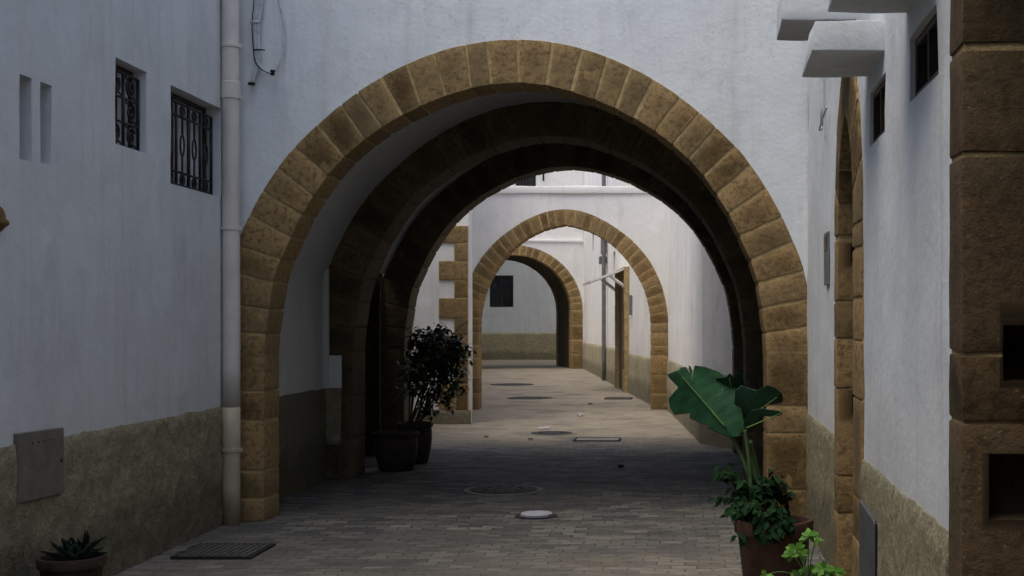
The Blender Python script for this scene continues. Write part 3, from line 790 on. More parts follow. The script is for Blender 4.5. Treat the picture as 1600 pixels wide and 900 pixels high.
# ---- cables on the facade
fc = thing('cable_bundle', 'bundle of white and black cables looping on the facade beside the drainpipe', 'cables', W(410, 130, 9.72))
FY = 9.71
def fpts(l, dy=0): return [W(x, y, FY-dy) for x, y in l]
def sm(pts, it=2):
    p = [Vector(q) for q in pts]
    for _ in range(it):
        q = [p[0]]
        for a, c in zip(p[:-1], p[1:]): q += [a.lerp(c, .25), a.lerp(c, .75)]
        q.append(p[-1]); p = q
    return p
b = nb()
for k in range(5):
    tube(b, sm(fpts([(402+k*2.6, -60), (400+k*2.5, 10), (397+k*2, 30), (397+k*2, 60), (398+k*1.8, 92)], .006*(k % 2))), .0075, 7)
tube(b, sm(fpts([(433, -60), (435, 0), (442, 25), (444, 50), (443, 80), (438, 98), (430, 113), (424, 116)])), .0085, 8)
tube(b, sm(fpts([(402, 90), (404, 100), (412, 110), (424, 116)])), .008, 8)
for k in range(4): tube(b, sm(fpts([(399+k*2, 90), (397+k*1.5, 110), (393+k*1.2, 124), (389+k*1.6, 131)], .004*(k % 2))), .006, 6)
obj('white_cable', b, 'cable', fc)
b = nb()
tube(b, sm(fpts([(399, -60), (397, 5), (393, 35), (396, 80), (398, 96), (408, 110), (426, 116)], .012)), .004, 6)
tube(b, fpts([(396, 77.5), (406, 77.5), (414, 78.5)], .02), .006, 6)
lathe(b, W(426, 116, FY-.01), [(.010, -.01), (.016, 0), (.012, .014), (.020, .022), (.018, .032), (.004, .034)], 12)
lathe(b, W(393, 131, FY), [(.01, -.012), (.026, -.008), (.030, .004), (.02, .012), (.004, .014)], 12)
obj('black_cable', b, 'blackcable', fc)
b = nb(); tube(b, fpts([(391, 34), (406, 34)], .018), .010, 8); obj('cable_clip', b, 'cable', fc)

# ================================================================== courtyard
# left building with quoins
QB = thing('quoined_building', 'white courtyard building corner with toothed sandstone quoins, behind the shrub', 'building', (-3.6, 19.4, 0))
QX = -3.07
q1 = Plane((-4.35, 15.2), (-4.35, 19.4)); q2 = Plane((-4.35, 19.4), (QX, 19.4)); q3 = Plane((QX-.008, 19.47), (-3.53, 22.72))
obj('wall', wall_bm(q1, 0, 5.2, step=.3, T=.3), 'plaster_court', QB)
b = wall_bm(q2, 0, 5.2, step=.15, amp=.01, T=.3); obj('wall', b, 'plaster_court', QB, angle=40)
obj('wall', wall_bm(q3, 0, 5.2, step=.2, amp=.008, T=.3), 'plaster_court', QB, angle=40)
zz = lambda y: H+(CY-y)*19.4/F
uu = lambda px: (px-CX)*19.4/F+4.35
rows = [(353, 380, 1), (380, 408, 0), (408, 438, 1), (438, 466, 0), (466, 498, 1), (498, 524, 0), (524, 560, 1), (560, 600, 0), (600, 641, 1)]
rects = []
for (ya, yb, lg) in rows:
    if lg: rects += [(uu(686), uu(712), zz(yb), zz(ya)), (uu(712), uu(731.6), zz(yb), zz(ya))] if ya in (524, 600) else [(uu(686), uu(731.6), zz(yb), zz(ya))]
    else: rects.append((uu(710), uu(731.6), zz(yb), zz(ya)))
obj('quoins', blocks_bm(q2, rects, .034, -.05, 5), ['stone_far', 'mortar'], QB, angle=50)
obj('plinth', plinth_bm(q2, .0, q2.L+.03, zz(641), step=.05, thick=.06, amp=.01), 'render_smooth', QB)
# pointed arch wall
AY = 22.7; S2 = F/AY; AX = (882-CX)/S2
inn = [(134.5,520),(134,494),(128,462),(118,438),(101,411),(82,389),(67,377),(49,366),(32,358.5),(15,354),(0,351)]
ou = [(162,520),(162,500),(159.5,475),(150,439),(135,410),(121,391),(101,371),(85,359.5),(67,347),(49,338),(32,331.5),(16,328),(0,326.5)]
def curve2(h):
    l = smoothcurve([(AX-dx/S2, H+(CY-y)/S2) for dx, y in h], 1); r = smoothcurve([(AX+dx/S2, H+(CY-y)/S2) for dx, y in h[::-1]], 1)
    return l+r[1:]
AI, AO = curve2(inn), curve2(ou)
AB = thing('pointed_arch_wall', 'white parapet wall pierced by a pointed sandstone arch across the courtyard', 'arch', (AX, AY, 0))
ap = Plane((0, AY), (1, AY)); zq = lambda *ys: [H+(CY-y)/S2 for y in ys]
obj('stone_arch', ring_bm(ap, AI, AO, [0]+zq(615, 590, 560, 540), [0]+zq(615, 585, 555, 540), 37, .012, -.4, gap=.024, rng=31, bev=.009), ['stone_far', 'mortar'], AB, angle=50)
x0, x1 = AO[0][0], AO[-1][0]
apl = Plane((-4.4, AY), (.6, AY)); ev = upper(AO)
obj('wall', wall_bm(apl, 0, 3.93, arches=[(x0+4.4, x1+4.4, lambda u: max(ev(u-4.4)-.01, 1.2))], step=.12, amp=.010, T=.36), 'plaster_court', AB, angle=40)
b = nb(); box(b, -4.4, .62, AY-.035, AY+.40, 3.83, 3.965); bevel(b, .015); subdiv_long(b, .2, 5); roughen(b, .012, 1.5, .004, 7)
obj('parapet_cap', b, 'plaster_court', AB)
# right courtyard building
CB = thing('courtyard_building', 'white building on the right of the courtyard with a tan base, behind the broad leaf', 'building', (.6, 19, 0))
for a, c, s in (((-.06, 22.72), (.39, 16.25), .15), ((.39, 16.25), (.77, 15.44), .12)):
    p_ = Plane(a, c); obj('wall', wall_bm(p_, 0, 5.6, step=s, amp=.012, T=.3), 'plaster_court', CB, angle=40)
    obj('plinth', plinth_bm(p_, 0, p_.L, PH, step=.05, thick=.02, amp=.006), 'render_smooth', CB)

# ================================================================== beyond the pointed arch
c0_, c1_ = Vector((-2.96-.04, 44.0)), Vector((-.36, 24.15))
fr = Plane((2.85-.133*44, 44.0), (2.85-.133*23.1, 23.1))
fu = lambda y: (44.0-y)/abs(fr.D.y)
FB = thing('street_building', 'white building with a canopied stone door, seen through the pointed arch', 'building', (-1.5, 33, 0))
holes = [(fu(39.9), fu(39.3), 3.78, 4.33, .2), (fu(32.6), fu(31.9), 2.85, 3.35, .2)]
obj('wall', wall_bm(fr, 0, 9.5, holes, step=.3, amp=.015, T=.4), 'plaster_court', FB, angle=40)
for h in holes:
    w = sub('window', FB, fr.p((h[0]+h[1])/2, h[2])); win_back(w, fr, h[0]+.004, h[1]-.004, h[2]+.004, h[3]-.004, -.1, 'darkpane', 1)
obj('plinth', plinth_bm(fr, fu(43.95), fu(30.7), .92, step=.08, thick=.03, amp=.01), 'render_smooth', FB)
obj('plinth', plinth_bm(fr, fu(28.4), fu(23.3), .87, step=.06, thick=.03, amp=.01), 'render_smooth', FB)
dd = sub('door', FB, fr.p(fu(29.5), 0), 'stone framed brown door under a white sloping canopy')
rects = []
for z0_, z1_ in zip([0, .5, 1.0, 1.5, 2.0], [.5, 1.0, 1.5, 2.0, 2.5]):
    rects += [(fu(30.75), fu(30.35), z0_, z1_), (fu(28.9), fu(28.45), z0_, z1_)]
rects += [(fu(30.75), fu(29.6), 2.5, 2.8), (fu(29.6), fu(28.45), 2.5, 2.8)]
obj('stone_frame', blocks_bm(fr, rects, .12, -.02, 9), ['stone_far', 'mortar'], dd, angle=50)
b = nb(); n_ = 6
for k in range(n_):
    a = fu(30.35)+(fu(28.9)-fu(30.35))*k/n_; c = a+(fu(28.9)-fu(30.35))/n_-.01
    hexa(b, [fr.p(u, z, w) for w in (.0, .05) for (u, z) in ((a, .02), (c, .02), (c, 2.49), (a, 2.49))])
bmesh.ops.recalc_face_normals(b, faces=b.faces); obj('door_leaf', b, 'wood', dd, smooth=False)
b = nb(); box(b, -1.3, -.95, 0, 0, 0, 0) if False else None
aw = thing('door_canopy', 'white sloping board canopy on two diagonal struts over the far door', 'canopy', fr.p(fu(29.6), 2.45))
ua, ub = fu(31.0), fu(28.5)
b = nb(); hexa(b, [fr.p(ua, 2.77, .0), fr.p(ub, 2.77, .0), fr.p(ub, 2.44, .86), fr.p(ua, 2.44, .86), fr.p(ua, 2.82, .0), fr.p(ub, 2.82, .0), fr.p(ub, 2.49, .87), fr.p(ua, 2.49, .87)])
bmesh.ops.recalc_face_normals(b, faces=b.faces); obj('board', b, 'white', aw, smooth=False)
for u in (ub-.06, ua+.06):
    b = nb(); tube(b, [fr.p(u, 2.28, .0), fr.p(u, 2.60, .42)], .038, 4); obj('strut', b, 'white', aw, smooth=False)
b = nb(); u = fu(34.3)
tube(b, [fr.p(u, z, .10) for z in frange(.02, 8.9, .6)], .055, 12)
pp = thing('drainpipe', 'thin dark drainpipe with a small junction box on the wall beyond the pointed arch', 'drainpipe', fr.p(u, 0, .1), 'drainpipes on the walls')
obj('pipe', b, 'pipegrey', pp)
b = nb()
hexa(b, [fr.p(a, z, w) for w in (.02, .2) for (a, z) in ((u-.45, 3.15), (u-.1, 3.15), (u-.1, 3.35), (u-.45, 3.35))]); hexa(b, [fr.p(a, z, w) for w in (.02, .16) for (a, z) in ((u-.3, 3.42), (u-.12, 3.42), (u-.12, 4.1), (u-.3, 4.1))]); bevel(b, .01)
obj('junction_box', b, 'greymetal', pp, smooth=False)
b = nb(); hexa(b, [fr.p(a, z, w) for w in (.0, .06) for (a, z) in ((fu(27.95), 1.72), (fu(27.75), 1.72), (fu(27.75), 2.15), (fu(27.95), 2.15))]); bevel(b, .01)
obj('door_plaque', b, 'greymetal', FB, smooth=False)

# far arch building
ang = R(13.5); ca_, sa_ = math.cos(ang), math.sin(ang)
cor_ = Vector((-2.96, 44.0)); LFT = cor_-Vector((ca_, sa_))*7.4
GP = Plane(LFT, cor_); L_ = GP.L
FA = thing('far_arch_building', 'tall white building with a round stone passage arch, furthest of the arches', 'building', (LFT.x+3, 43.3, 0))
s_c = L_-2.42; hw = 1.93
def semi(r, rz, zs=2.0, n=24): return [(s_c-r*math.cos(math.pi*k/n), zs+rz*math.sin(math.pi*k/n)) for k in range(n+1)]
GI, GO_ = semi(hw, 1.88), semi(hw+.40, 2.22)
obj('stone_arch', ring_bm(GP, GI, GO_, [0, .5, 1.0, 1.5], [0, .5, 1.0, 1.5], 27, .015, -.5, gap=.035, rng=41, bev=.015), ['stone_far', 'mortar'], FA, angle=50)
evg = upper(GO_)
hol = [(L_-4.85, L_-2.35, 5.2, 5.2, 0)]
wz0, wz1 = 6.18, 7.3
def gu(px):   # facade u for a pixel column
    k = (px-CX)/F; s = (cor_.x-k*cor_.y)/(ca_-k*sa_); return L_-s
holes = [(gu(806), gu(838), wz0, wz1, .25)]
# split the tall facade at the ledge
zl_ = 4.40
obj('wall', wall_bm(GP, 0, zl_, arches=[(s_c-hw-.40, s_c+hw+.40, lambda u: max(1.5, evg(u)-.02))], step=.25, amp=.012, T=.4), 'plaster_court', FA, angle=40)
G2 = Plane(LFT-GP.N*.05, cor_-GP.N*.05)
obj('wall', wall_bm(G2, zl_, 9.5, holes, step=.3, amp=.012, T=.4), 'plaster_court', FA, angle=40)
b = nb(); hexa(b, [GP.p(u, z, w) for w in (-.06, .05) for (u, z) in ((0, zl_-.06), (L_-.1, zl_-.06), (L_-.1, zl_+.02), (0, zl_+.02))]); bevel(b, .01); subdiv_long(b, .3, 4); roughen(b, .02, 1.5)
obj('ledge', b, 'plaster_court', FA)
w = sub('window', FA, G2.p(gu(822), wz0), 'dark upper window with vertical bars')
win_back(w, G2, holes[0][0]+.004, holes[0][1]-.004, wz0+.004, wz1-.004, -.12, 'darkpane', 3)
b = nb()
for k in range(7): tube(b, [G2.p(holes[0][0]+.1*k+.04, wz0, .02), G2.p(holes[0][0]+.1*k+.04, wz1, .02)], .012, 5)
obj('grille', b, 'iron', w)
b = nb(); u0_, u1_ = gu(778), gu(804)
for z in (6.22, 6.45): tube(b, [G2.p(u0_, z, .25), G2.p(u1_, z, .25)], .022, 6)
for k in range(8): tube(b, [G2.p(u0_+(u1_-u0_)*k/7, 6.1, .25), G2.p(u0_+(u1_-u0_)*k/7, 6.45, .25)], .016, 5)
for u in (u0_, u1_): tube(b, [G2.p(u, 6.45, .25), G2.p(u, 6.45, 0)], .02, 6)
obj('railing', b, 'white', FA)
b = nb(); u = gu(849); tube(b, [G2.p(u, 6.42, .06), G2.p(u, 7.3, .06)], .03, 8); obj('bracket', b, 'iron', FA)
# its passage, walls and vault
b = nb(); prof = [(s_c-hw-.05, 0), (s_c-hw-.05, 1.0)]+[(s_c-(hw+.05)*math.cos(math.pi*k/20), 2.0+1.93*math.sin(math.pi*k/20)) for k in range(21)]+[(s_c+hw+.05, 1.0), (s_c+hw+.05, 0)]
ws = frange(.3, 3.3, .5)
VV = [[b.verts.new(GP.p(u, z, -w_)) for u, z in prof] for w_ in ws]
for j in range(len(ws)-1):
    for i in range(len(prof)-1): b.faces.new((VV[j][i], VV[j][i+1], VV[j+1][i+1], VV[j+1][i]))
obj('vault', b, 'stone_shaded', FA)
GR = Plane(GP.p(L_, 0, -3.5).xy, GP.p(0, 0, -3.5).xy)
obj('stone_arch', ring_bm(Plane(GP.p(0, 0, -3.1).xy, GP.p(L_, 0, -3.1).xy), GI, GO_, [0, .5, 1.0, 1.5], [0, .5, 1.0, 1.5], 21, 0, -.42, gap=.03, rng=42, bev=.015), ['stone_shaded', 'mortar_shaded'], FA, angle=50)
obj('rear_wall', wall_bm(GR, 0, 17, arches=[(L_-s_c-hw-.4, L_-s_c+hw+.4, lambda u: max(1.5, upper(GO_)(L_-u)-.02))], step=.4, amp=.01, T=.3), 'plaster_court', FA, angle=40)  # height beyond view raised to cut light to the end yard
# left street wall (hidden behind the arch, closes the street)
SW = thing('side_street_building', 'white wall closing the left side of the street beyond the pointed arch', 'building', (-6, 33, 0))
sp = Plane((-3.75, 23.1), (-8.4, 42.6)); obj('wall', wall_bm(sp, 0, 7, step=.6, T=.3), 'plaster_court', SW)
# end building
EB = thing('end_building', 'white wall with a dark square window and tan base, framed by the furthest arch', 'building', (-7.4, 55.5, 0))
ep = Plane((-14, 55.5), (-1.5, 55.5)); eh = (14-7.88, 14-6.85, 2.28, 3.66, .22)
obj('wall', wall_bm(ep, 0, 17, [eh], step=.4, amp=.015), 'plaster_side', EB, angle=40)  # upper part, out of view, made taller to dim the yard
obj('plinth', plinth_bm(ep, 0, ep.L, 1.17, step=.09, thick=.03, amp=.012), 'render', EB)
w = sub('window', EB, ep.p((eh[0]+eh[1])/2, eh[2])); win_back(w, ep, eh[0]+.005, eh[1]-.005, eh[2]+.005, eh[3]-.005, -.08, 'darkpane', 1)
for a, c in (((-11.5, 46), (-11.5, 55.5)), ((-2.2, 55.5), (-3.6, 48))):
    p_ = Plane(a, c); obj('unseen_side_wall', wall_bm(p_, 0, 17, step=.6), 'plaster_side', EB)  # unseen yard sides, built extra tall to keep light out
# unseen wall added behind the camera to block low light
BB = thing('unseen_light_blocker', 'unseen white wall added behind the viewpoint to block low light', 'building', (-1, -2.6, 0))
bp = Plane((1.1, -2.6), (-3.6, -2.6)); obj('wall', wall_bm(bp, 0, 6.5, step=.6), 'plaster_side', BB)

# ================================================================== things on the ground
def disc(name, label, cat, px, py, r, mat, asp=1, group='round manhole covers along the street', rim=None):
    Y = F*H/(py-CY); x = (px-CX)*Y/F; z = gz(x, Y)
    t_ = thing(name, label, cat, (x, Y, z), group)
    b = nb(); lathe(b, (x, Y, z), [(r, -.02), (r, .010), (r*.97, .014), (r*.5, .015), (.01, .016)], 40)
    for k in range(10):
        a = k*.628
        box(b, x+r*.55*math.cos(a)-.02, x+r*.55*math.cos(a)+.02, Y+r*.55*math.sin(a)-.02, Y+r*.55*math.sin(a)+.02, z+.012, z+.019)
    obj('cover', b, mat, t_, angle=30)
    b = nb(); lathe(b, (x, Y, z), [(r+.05, -.02), (r+.05, .008), (r+.03, .0085), (r+.006, .0082)], 40)
    obj('rim', b, rim or mat, t_, angle=30)
M['grate'] = m_simple('dusty_grate', (.085,.08,.07), .8, .4, 20, .8)
M['rimc'] = m_simple('cement_collar', (.23,.215,.19), .9, .3, 20, .6)
disc('manhole_cover', 'large round dark iron manhole cover in the shade of the passage', 'manhole cover', 787, 766, .31, 'castiron', rim='rimc')
disc('manhole_cover', 'round dark manhole cover on the lighter courtyard ground, beside the scrap of paper', 'manhole cover', 862, 677.5, .29, 'castiron', rim='rimc')
disc('manhole_cover', 'round dark cover beyond the pointed arch, left of the square grate', 'manhole cover', 828, 622, .42, 'castiron')
disc('manhole_cover', 'furthest round dark cover, before the far passage', 'manhole cover', 800, 601, .5, 'castiron')
Y = F*H/(806-CY); x = (838-CX)*Y/F; t_ = thing('valve_lid', 'small pale round lid lying in the dark paving, nearest cover to the front arch', 'lid', (x, Y, 0))
b = nb(); lathe(b, (x, Y, gz(x, Y)), [(.125, -.01), (.13, .02), (.12, .03), (.05, .031), (.01, .031)], 9, wob=.02)
obj('lid', b, 'lid', t_, smooth=False)
b = nb(); lathe(b, (x, Y, gz(x, Y)), [(.17, -.02), (.168, .007), (.135, .0075), (.132, .005)], 20); obj('rim', b, 'castiron', t_, smooth=False)
def rectlid(name, label, cat, px0, px1, py, dy, mat):
    Y = F*H/(py-CY); x0, x1 = (px0-CX)*Y/F, (px1-CX)*Y/F; z = gz((x0+x1)/2, Y)
    t_ = thing(name, label, cat, ((x0+x1)/2, Y, z), 'dark drain grates' if name == 'drain_grate' else None)
    b = nb(); box(b, x0+.03, x1-.03, Y-dy+.03, Y+dy-.03, -.03, z+.012)
    if mat == 'castiron':
        mat = 'grate'; n = 11
        for k in range(n): 
            xx = x0+.04+(x1-x0-.08)*k/(n-1); box(b, xx-.012, xx+.012, Y-dy+.035, Y+dy-.035, z+.010, z+.02)
    bevel(b, .003, 1)
    obj('cover', b, mat, t_, smooth=False)
    b = nb()
    for (a, c, e, f) in ((x0, x1, Y-dy, Y-dy+.022), (x0, x1, Y+dy-.022, Y+dy), (x0, x0+.022, Y-dy+.022, Y+dy-.022), (x1-.022, x1, Y-dy+.022, Y+dy-.022)):
        box(b, a, c, e, f, -.02, z+.016)
    obj('rim', b, 'castiron', t_, smooth=False)
rectlid('drain_grate', 'dark rectangular drain grate by the foot of the left wall, near the drainpipe', 'drain grate', 290, 412, 863, .26, 'castiron')
rectlid('inspection_lid', 'rectangular concrete lid with a dark edge on the courtyard ground', 'lid', 897, 970, 688, .22, 'rimc')
rectlid('drain_grate', 'square dark grate beyond the pointed arch, by the foot of the right wall', 'drain grate', 945, 988, 622.5, .3, 'castiron')
def scrap(name, label, cat, px, py, s, mat, h=.02):
    Y = F*H/(py-CY); x = (px-CX)*Y/F; z = gz(x, Y)+.004; b = nb(); n = 5; rnd = random.Random(int(px*7+py))
    V = [[b.verts.new((x+(i/n-.5)*s+rnd.uniform(-.1, .1)*s, Y+(j/n-.5)*s*1.6+rnd.uniform(-.1, .1)*s, z+.003+h*rnd.random())) for i in range(n+1)] for j in range(n+1)]
    for j in range(n):
        for i in range(n): b.faces.new((V[j][i], V[j][i+1], V[j+1][i+1], V[j+1][i]))
    bmesh.ops.solidify(b, geom=b.faces[:], thickness=.002)
    o = obj(name, b, mat, smooth=False); tag(o, label, cat, {'dry_leaf': 'dry leaves on the ground', 'paper_scrap': 'scraps of white paper'}.get(name))
scrap('paper_scrap', 'flat white paper scrap beside the courtyard manhole cover', 'paper', 850, 669.5, .17, 'paper', .01)
scrap('paper_scrap', 'crumpled white paper ball under the pointed arch', 'paper', 907, 650, .09, 'paper', .05)
scrap('stone_chip', 'single dark chip of rubble lying on the passage paving', 'rubble', 970, 731, .06, 'leaflitter', .03)
scrap('dry_leaf', 'small brown dry leaf on the ground beyond the pointed arch', 'leaf', 922, 632, .08, 'leaflitter', .03)
scrap('dry_leaf', 'small brown dry leaf left of the paper scrap in the courtyard', 'leaf', 829, 688, .06, 'leaflitter', .02)
scrap('dry_leaf', 'small brown dry leaf left of the courtyard manhole, near the quoined corner', 'leaf', 760, 684, .06, 'leaflitter', .02)

# ================================================================== plants
def pot(parent, c, r, h, mat, style='tub', seg=44):
    b = nb()
    if style == 'tub':
        pr_ = [(r*.70, 0), (r*.76, .01), (r*.93, h*.35), (r*1.0, h*.62), (r*.97, h*.82), (r*.93, h*.87), (r*1.03, h*.90), (r*1.04, h*.97), (r*1.0, h), (r*.90, h), (r*.86, h*.93), (r*.84, h*.85)]
    else:
        pr_ = [(r*.72, 0), (r*.76, .01), (r*.95, h*.80), (r*.96, h*.82), (r*1.04, h*.84), (r*1.05, h*.97), (r*1.02, h), (r*.93, h), (r*.9, h*.95), (r*.88, h*.86)]
    lathe(b, c, pr_, seg, wob=.006); po = obj('pot', b, mat, parent, angle=40)
    b = nb(); lathe(b, c, [(r*.885, h*.80), (r*.885, h*.88), (r*.5, h*.90), (.01, h*.91)], 24); obj('soil', b, 'soil', po)
def leaf(bm, lay, base, d, up, L, Wd, tint, droop=.3, fold=.25, lobes=0, n=5):
    d = d.normalized(); side = d.cross(up)
    if side.length < 1e-3: side = d.cross(Vector((1,0,0)))
    side.normalize(); nrm = side.cross(d).normalized()
    mid, l, r = [], [], []
    for k in range(n+1):
        t = k/n; p = base+d*L*t-Vector((0,0,1))*droop*L*t*t
        wd = Wd*.5*math.sin(math.pi*min(1, t*.92+.05))**.8*(1-.25*t)
        if lobes: wd *= .55+.65*abs(math.cos(t*math.pi*lobes))
        if k == n: wd = .002
        v = [bm.verts.new(p), bm.verts.new(p+side*wd+nrm*wd*fold), bm.verts.new(p-side*wd+nrm*wd*fold)]
        for x in v: x[lay] = tint
        mid.append(v[0]); l.append(v[1]); r.append(v[2])
    for k in range(n):
        bm.faces.new((mid[k], l[k], l[k+1], mid[k+1])); bm.faces.new((r[k], mid[k], mid[k+1], r[k+1]))
def newleafbm():
    b = nb(); return b, b.verts.layers.float.new('tint')

# shrub in the passage
def shrub():
    rnd = random.Random(5)
    c = Vector((-2.80, 13.95, 0)); T_ = thing('potted_shrub', 'leafy dark shrub in a round pot at the rear of the passage, left side', 'potted plant', c)
    pot(T_, c, .19, .44, 'terracotta_dark', 'tub')
    sb = nb(); fb, lay = newleafbm()
    tips = []
    for k in range(11):
        a = rnd.uniform(0, 6.28); base = c+Vector((.06*math.cos(a), .06*math.sin(a), .38))
        end = Vector((-2.56+rnd.uniform(-.40, .34), 13.95+rnd.uniform(-.3, .3), rnd.uniform(.95, 1.42)))
        m1 = base.lerp(end, .35)+Vector((0, 0, .08)); pts = bez(base, m1, base.lerp(end, .75)+Vector((0,0,.06)), end, 9)
        tube(sb, pts, [.011-.0008*i for i in range(10)], 6); 
        for q in pts[5:]:
            for _ in range(2):
                e2 = q+Vector((rnd.uniform(-.24, .24), rnd.uniform(-.2, .2), rnd.uniform(-.13, .16)))
                tube(sb, [q, q.lerp(e2, .5)+Vector((0,0,.02)), e2], [.005, .004, .002], 4); tips.append((q, e2))
    # some drooping side twigs on the right
    for (px, py) in ((728, 548), (732, 565), (722, 600), (716, 620), (700, 636), (729, 585), (712, 540), (690, 520), (668, 517), (655, 512), (648, 530), (655, 560), (650, 590), (672, 640), (662, 648), (706, 575), (690, 560), (698, 600), (680, 620), (715, 560), (665, 650), (655, 640), (676, 652), (690, 628), (652, 615), (668, 600), (724, 612), (706, 646)):
        e = W(px, py, 13.95+rnd.uniform(-.2, .2)); q = e.lerp(Vector((-2.58, 13.95, 1.05)), .5)
        tube(sb, [q, q.lerp(e, .5)+Vector((0,0,.03)), e], [.005, .004, .002], 4); tips.append((q, e)); tips.append((q, e))
    for q, e in tips:
        for k in range(14):
            p = q.lerp(e, rnd.uniform(.1, 1.05))+Vector((rnd.gauss(0, .025), rnd.gauss(0, .03), rnd.gauss(0, .025)))
            ctr = p-Vector((-2.58, 13.95, 1.0))
            if (ctr.x/.46)**2+(ctr.y/.5)**2+(ctr.z/.53)**2 > 1.05: continue
            if p.z < .48: continue
            d = Vector((rnd.uniform(-1, 1), rnd.uniform(-1, 1), rnd.uniform(-.6, .5)))
            leaf(fb, lay, p, d, Vector((rnd.uniform(-.5,.5), rnd.uniform(-.5,.5), 1)), rnd.uniform(.055, .09), rnd.uniform(.034, .052), rnd.random(), .35, .2, n=4)
    obj('stem', sb, 'stem', T_); obj('foliage', fb, 'shrub', T_)
shrub()
tb = thing('flower_pot', 'large empty-looking dark clay pot in front of the shrub inside the passage', 'pot', (-2.84, 13.2, 0))
pot(tb, Vector((-2.84, 13.2, 0)), .225, .40, 'terracotta_dark', 'tub')

# big right pot with broad leaves and undergrowth
RC = Vector((.56, 7.0, 0))
BT = thing('potted_banana_plant', 'broad torn green leaves over bushy growth in a large clay pot by the right pier', 'potted plant', RC)
pot(BT, RC, .205, .44, 'terracotta', 'rim')
def broad(pts, width, slits, tint, seed, tilt=0.0, lobe=1.0):
    """pts: midrib polyline (world), blade built both sides with torn slits"""
    rnd = random.Random(seed); pts = [Vector(p) for p in pts]
    c = sm(pts, 3); n = len(c); b, lay = newleafbm()
    nr = nb(); nl = 9
    for s in (-1, 1):
        gaps = sorted(rnd.uniform(.12, .9) for _ in range(slits))
        prev = None
        k = 0; N = 64
        rows = []
        for k in range(N+1):
            t = k/N; f = t*(n-1); i = min(n-2, int(f)); p = c[i].lerp(c[i+1], f-i); d = (c[min(n-1, i+1)]-c[max(0, i)]).normalized()
            view = Vector((math.sin(tilt)*.8, -1, .35)).normalized(); side = d.cross(view).normalized()*s; nrm = side.cross(d)
            if nrm.y > 0: nrm = -nrm
            wd = width*.5*(math.sin(math.pi*min(1, t*.90+.09))**.55)*(1+.10*math.sin(t*21+s)+.04*math.sin(t*55+seed))
            dip = 0
            for g_ in gaps:
                x = abs(t-g_); 
                if x < .022: dip = max(dip, (1-x/.022)*rnd.uniform(.6, 1.0))
            row = []
            for q in range(nl+1):
                v = q/nl; vv = v*(1-dip*.72)
                lean = d*wd*.35*vv
                pp_ = p+side*wd*vv+lean+nrm*(.10*wd*math.sin(vv*2.6))-Vector((0,0,1))*(.22*wd*vv*vv) + nrm*(.012*math.sin(t*38+q*.4)*vv)
                x = b.verts.new(pp_); x[lay] = min(1, max(0, tint+.15*math.sin(t*60)*.5)); row.append(x)
            rows.append(row)
        for a, e in zip(rows[:-1], rows[1:]):
            for q in range(nl):
                fv = (a[q], a[q+1], e[q+1], e[q]) if s > 0 else (a[q+1], a[q], e[q], e[q+1])
                b.faces.new(fv)
    lf = obj('leaf', b, 'banana', BT)
    rb = nb(); tube(rb, [q-Vector((0, .004, 0)) for q in c], [.007*(1-.75*i/n)+.0012 for i in range(n)], 6); obj('rib', rb, 'rib', lf)
LYp = 7.0
bt = Vector((.44, 7.0, .40))
def P7(px, py, dy=0): return W(px, py, LYp+dy)
def blade(poly, y0, tilt, curl, rib, tint, tintv, name='leaf'):
    b, lay = newleafbm()
    Z = lambda q: (1040+q[0]/6.43, 560+q[1]/6.43)
    pts = [Z(q) for q in poly]; cz_ = sum(p[1] for p in pts)/len(pts); cx_ = sum(p[0] for p in pts)/len(pts)
    vs = [b.verts.new((x, 0, -y)) for x, y in pts]
    f = b.faces.new(vs); bmesh.ops.triangulate(b, faces=[f], quad_method='BEAUTY', ngon_method='BEAUTY')
    for _ in range(8):
        es = [e for e in b.edges if e.calc_length() > 2.2]
        if not es: break
        bmesh.ops.subdivide_edges(b, edges=es, cuts=1); bmesh.ops.triangulate(b, faces=b.faces[:])
    r0, r1 = [Vector(Z(q)) for q in rib]; rd = (r1-r0); rl = rd.length; rd.normalize(); pn = Vector((-rd.y, rd.x))
    def dep(x, y):
        q = Vector((x, y))-r0; al = q.dot(rd)/rl; ac = q.dot(pn)
        return y0 + tilt*(cz_-y)/285 + curl*abs(ac)/285*(1+.25*math.sin(al*5)) + .0004*math.sin(al*42+ac*.05)*min(1, abs(ac)/12) + .02*(al-.5)
    def vein(x, y):
        q = Vector((x, y))-r0; ph = (q.dot(rd)-abs(q.dot(pn))*.45)
        return -.20*max(0, math.cos(ph*6.283/8.5))**3+.10*math.sin(ph*6.283/31)
    for v in b.verts:
        x, y = v.co.x, -v.co.z; v.co = W(x, y, dep(x, y)); v[lay] = min(1, max(0, tint+tintv*noise.noise(Vector((x*.05, y*.05, y0*9)))+vein(x, y)))
    bmesh.ops.solidify(b, geom=b.faces[:], thickness=.0015)
    bmesh.ops.recalc_face_normals(b, faces=b.faces)
    lf = obj(name, b, 'banana', BT)
    rb = nb(); n = 14; rr = [r0.lerp(r1, k/n) for k in range(n+1)]
    tube(rb, [W(q.x, q.y, dep(q.x, q.y)-.006) for q in rr], [.0018+.0042*k/n for k in range(n+1)], 6); obj('rib', rb, 'rib', lf)
blade([(20,160),(125,135),(165,190),(140,90),(203,84),(243,155),(229,67),(256,86),(268,130),(256,228),(305,140),(290,70),(400,85),(480,115),(506,127),(521,200),(540,137),(612,187),(700,300),(760,500),(800,700),(740,785),(640,792),(520,742),(424,698),(570,684),(408,666),(330,640),(240,602),(280,592),(262,548),(90,568),(45,495),(28,406),(205,392),(203,340),(140,305),(30,190)],
      6.98, .25, .35, [(165,185),(600,690)], .75, .6)
